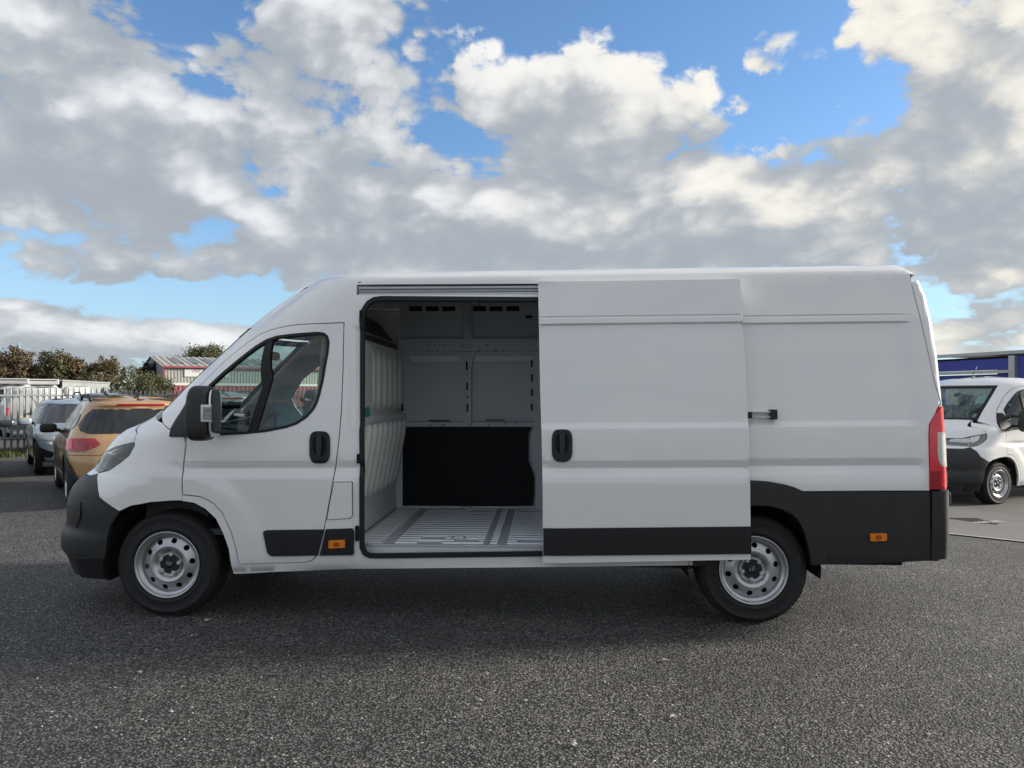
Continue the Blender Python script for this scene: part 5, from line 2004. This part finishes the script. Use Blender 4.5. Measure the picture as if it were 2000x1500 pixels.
leaf_mat('leaf_rust', [(.105, .078, .042), (.145, .104, .056), (.180, .132, .074)])
leaf_mat('leaf_oak', [(.058, .070, .036), (.088, .095, .044), (.140, .105, .048)])
leaf_mat('leaf_gold', [(.080, .074, .032), (.125, .098, .040), (.155, .110, .046)])
leaf_mat('leaf_olive', [(0.076, 0.086, 0.040), (0.109, 0.113, 0.049), (0.143, 0.136, 0.059)])
leaf_mat('leaf_dark', [(.018, .028, .018), (.030, .042, .024), (.04, .05, .028)])
leaf_mat('blossom', [(.42, .42, .36), (.55, .55, .48), (.6, .58, .5)])
mat('bark', (.06, .05, .04), .9, var=.3, vscale=3)


def tree(label, px, t, top_py, wpx, leaf, n=3000, kind='tree', lean=0.0, base_gap=.22, ls=.26, blossom=0, twig=False, seed=0):
    rg = np.random.default_rng(1000 + seed + int(px * 7 + t))
    p = at_t(px, 775, t)
    hgt = CAM_H + (775 - top_py) / FOC * t
    rad = wpx / FOC * t / 2
    root = thing('tree' if kind == 'tree' else 'bush', label, kind, (p[0], p[1], 0), 0, 'trees and bushes beyond the yard')
    b = MB()
    th_ = .028 * hgt + .04
    b.tube([(p[0], p[1], -.1), (p[0] + .1 * lean, p[1], hgt * .3), (p[0] + .3 * lean, p[1], hgt * .55), (p[0] + .4 * lean, p[1], hgt * .8)], [th_ * 1.3, th_, th_ * .6, th_ * .2], 7)
    for k in range(9):
        a = rg.random() * 6.28
        z0 = hgt * (.22 + .4 * rg.random())
        r1 = rad * (.5 + .4 * rg.random())
        b.tube([(p[0], p[1], z0), (p[0] + r1 * .5 * math.cos(a), p[1] + r1 * .5 * math.sin(a), z0 + hgt * .14), (p[0] + r1 * math.cos(a), p[1] + r1 * math.sin(a), min(hgt * .95, z0 + hgt * .30))], [th_ * .45, th_ * .3, th_ * .08], 5)
    b.build('trunk', 'bark', root)
    zc, rz = hgt * (base_gap + (1 - base_gap) / 2), hgt * (1 - base_gap) / 2
    ncl = 110 if kind == 'tree' else 70
    C, S_ = [], []
    for k in range(ncl):
        v = rg.normal(size=3)
        v /= np.linalg.norm(v)
        q = (.35 + .55 * rg.random() ** .7)
        C.append((v[0] * rad * q, v[1] * rad * q, max(-.95, v[2]) * rz * q))
        S_.append(rad * (.11 + .13 * rg.random()))
    C, S_ = np.array(C), np.array(S_)

    def leaves(name, cnt, size, m, top=False):
        V, F = [], []
        ids = rg.integers(0, ncl, cnt)
        P = C[ids] + rg.normal(size=(cnt, 3)) * S_[ids][:, None] * np.array((.62, .62, .55))
        P[:, 2] = np.minimum(P[:, 2], rz * 1.02)
        A_ = rg.normal(size=(cnt, 3))
        A_ /= np.linalg.norm(A_, axis=1, keepdims=True)
        B_ = np.cross(A_, rg.normal(size=(cnt, 3)))
        B_ /= np.linalg.norm(B_, axis=1, keepdims=True)
        s = size * (.6 + .8 * rg.random(cnt))[:, None]
        o = np.array((p[0], p[1], zc))
        A_, B_ = A_ * s, B_ * s * .6
        Q = np.stack((P - A_, P - B_ * .8 + A_ * .1, P + A_, P + B_ * .8 + A_ * .1), 1) + o
        V = Q.reshape(-1, 3)
        F = np.arange(cnt * 4).reshape(-1, 4)
        return mesh(name, V, F, m, root)
    leaves('crown', int(n * 4.6), ls * .42, leaf)
    if blossom:
        leaves('blossom', blossom, ls * .8, 'blossom')
    return root

tree('brown leaved tree at the far left of the tree line', 22, 74, 671, 96, 'leaf_rust', 3600)
tree('small brown tree cut off by the left picture edge', -28, 72, 690, 70, 'leaf_rust', 2400)
tree('broad dark green oak left of the centre of the tree line', 104, 76, 680, 100, 'leaf_oak', 5200, base_gap=.12)
tree('golden brown tree at the right flank of the dark green oak', 150, 77, 694, 62, 'leaf_gold', 2600, base_gap=.15)
tree('brown green tree standing between the oak and the warehouse', 208, 78, 692, 68, 'leaf_gold', 2300, base_gap=.12)
tree('low dark thicket under the brown green tree', 188, 74, 726, 80, 'leaf_oak', 2400, 'bush', base_gap=.05)
tree('dark evergreen tree beside the warehouse gable', 290, 112, 696, 52, 'leaf_dark', 2200, base_gap=.1, ls=.34)
tree('thin twiggy tree in front of the dark evergreen', 256, 70, 707, 50, 'leaf_olive', 650, base_gap=.15, ls=.18)
tree('olive bush in front of the warehouse corner', 296, 48, 722, 92, 'leaf_olive', 3400, 'bush', base_gap=.03, ls=.13)
tree('bush with white seed heads beyond the container', 240, 42, 732, 66, 'leaf_olive', 1500, 'bush', base_gap=.03, ls=.13, blossom=420)
tree('tall green and gold tree behind the warehouse roof', 398, 140, 668, 104, 'leaf_olive', 4200, base_gap=.1, ls=.45)
tree('low golden tree behind the warehouse ridge', 352, 138, 690, 44, 'leaf_gold', 1500, base_gap=.1, ls=.4)
tree('small shrub growing beside the container end', 222, 40, 752, 40, 'leaf_olive', 900, 'bush', base_gap=.03, ls=.11)

# ground details --------------------------------------------------------
m = bpy.data.materials.new('tarmac')
m.use_nodes = True
MATS['tarmac'] = m
t = NT(m.node_tree)
b = t.n['Principled BSDF']
ge = t.node('ShaderNodeNewGeometry')
nf = t.noise(ge.outputs['Position'], 130, 3, .7)
nb = t.noise(ge.outputs['Position'], .8, 5, .6)
k = t.math('MULTIPLY', t.linear(nf, .25, .75, .6, 1.4), t.linear(nb, .3, .7, .85, 1.15))
t.l.new(t.mix(1.0, (.135, .130, .125, 1), t.xyz(k, k, k), 'MULTIPLY'), b.inputs['Base Color'])
b.inputs['Roughness'].default_value = .8
bn = t.node('ShaderNodeBump')
bn.inputs['Strength'].default_value = .5
bn.inputs['Distance'].default_value = .005
t.l.new(nf, bn.inputs['Height'])
t.l.new(bn.outputs[0], b.inputs['Normal'])
l0, l1 = at_z(1780, 1036, -.02), at_z(2060, 1067, -.02)


def ground_at(px, py):
    z = 0.0
    for _ in range(12):
        q = at_z(px, py, z)
        z = float(gz(q[0], q[1]))
    return np.array((q[0], q[1], z))

l0, l1 = ground_at(1780, 1036), ground_at(2060, 1066)
u = (l1 - l0)[:2]
u /= np.linalg.norm(u)
nn = np.array((-u[1], u[0]))


def strip(name, s0, s1, w0, w1, lift, m, ns=30, nw=2):
    V = []
    for i in range(ns + 1):
        for j in range(nw + 1):
            q = l0[:2] + u * (s0 + (s1 - s0) * i / ns) + nn * (w0 + (w1 - w0) * j / nw)
            V.append((q[0], q[1], float(gz(q[0], q[1])) + lift))
    k = nw + 1
    F = [(i * k + j, (i + 1) * k + j, (i + 1) * k + j + 1, i * k + j + 1) for i in range(ns) for j in range(nw)]
    return mesh(name, V, F, m, None, True)

tag(strip('tarmac', -3.5, 30, 0.03, 40, .008, 'tarmac', 90, 110), kind='structure')
m = bpy.data.materials.new('worn_line')
m.use_nodes = True
MATS['worn_line'] = m
t = NT(m.node_tree)
b = t.n['Principled BSDF']
ge = t.node('ShaderNodeNewGeometry')
nz = t.noise(ge.outputs['Position'], 40, 5, .7)
t.l.new(t.mix(t.smooth(nz, .42, .58), (.16, .16, .15, 1), (.50, .49, .46, 1)), b.inputs['Base Color'])
b.inputs['Roughness'].default_value = .8
tag(strip('painted_line', -3.5, 14, -.05, .05, .013, 'worn_line', 60), 'worn pale line between the chippings and the tarmac', 'road marking', kind='structure')
g0 = ground_at(1893, 1019)
gr = thing('drain_grate', 'iron drain grate in the tarmac in front of the dropside van', 'drain', tuple(g0))
mat('iron', (.10, .095, .085), .6, metal=.6, var=.3, vscale=20)
gzz = float(gz(g0[0], g0[1])) + .012
MB().box((g0[0] - .24, g0[1] - .24, gzz - .03), (g0[0] + .24, g0[1] - .20, gzz + .006)).box((g0[0] - .24, g0[1] + .20, gzz - .03), (g0[0] + .24, g0[1] + .24, gzz + .006)) \
    .box((g0[0] - .24, g0[1] - .20, gzz - .03), (g0[0] - .20, g0[1] + .20, gzz + .006)).box((g0[0] + .20, g0[1] - .20, gzz - .03), (g0[0] + .24, g0[1] + .20, gzz + .006)).build('frame', 'iron', gr)
for k in range(8):
    MB().box((g0[0] - .19 + k * .05, g0[1] - .20, gzz - .02), (g0[0] - .165 + k * .05, g0[1] + .20, gzz + .003)).build('bar', 'iron', gr)
MB().box((g0[0] - .2, g0[1] - .2, gzz - .001 - .004), (g0[0] + .2, g0[1] + .2, gzz - .002)).build('pit', 'iron', gr)
mk0 = ground_at(1908, 1022)
MB().obox((mk0[0] + .1, mk0[1] + .02, gzz + .004), (.30, .12, 0), (-.02, .05, 0), (0, 0, .001)).build('paint_mark', 'worn_line', gr)

# loose pale stones and leaf scraps on the chippings
mat('pale_stone', (.36, .35, .33), .8, var=.3, vscale=30)
mat('dry_leaf', (.45, .43, .36), .7, var=.2, vscale=40)
V, F = [], []
ico = bmesh.new()
bmesh.ops.create_icosphere(ico, subdivisions=1, radius=1)
iv = np.array([tuple(q.co) for q in ico.verts])
ifc = [tuple(q.index for q in p.verts) for p in ico.faces]
ico.free()
rs = np.random.default_rng(5)
for i in range(420):
    px, py = rs.uniform(-100, 2100), 1130 + 420 * rs.random() ** 1.2
    q = ground_at(px, py)
    if 5.1 < q[1] < 7.4 and -3.4 < q[0] < 3: continue
    s = rs.uniform(.003, .007) * (1.6 if rs.random() < .12 else 1)
    v = iv * rs.uniform(.6, 1.2, (len(iv), 1)) * s * np.array((1.2, 1, .7)) + q + np.array((0, 0, s * .4))
    n0 = len(V)
    V += v.tolist()
    F += [tuple(a + n0 for a in f) for f in ifc]
tag(mesh('loose_stones', V, F, 'pale_stone'), 'pale loose stones scattered over the dark chippings', 'stones', kind='stuff')
for i, (px, py, s, lab) in enumerate(((1302, 1293, .028, 'pale dry leaf scrap on the chippings below the rear wheel'), (1316, 1404, .020, 'pale dry leaf scrap low on the right half of the chippings'),
                                      (1124, 1459, .024, 'pale dry leaf scrap nearest the bottom edge of the picture'), (405, 1214, .03, 'pale straw bits lying right of the front wheel'))):
    q = ground_at(px, py)
    k = 9
    V = [(q[0], q[1], .014)]
    for j in range(k):
        a = 2 * math.pi * j / k
        r = s * (.5 + .6 * rs.random())
        V.append((q[0] + r * math.cos(a), q[1] + r * .8 * math.sin(a), .008 + .014 * rs.random()))
    o = mesh('leaf_scrap', V, [(0, 1 + j, 1 + (j + 1) % k) for j in range(k)], 'dry_leaf')
    tag(o, lab, 'leaf', 'leaf scraps on the ground')
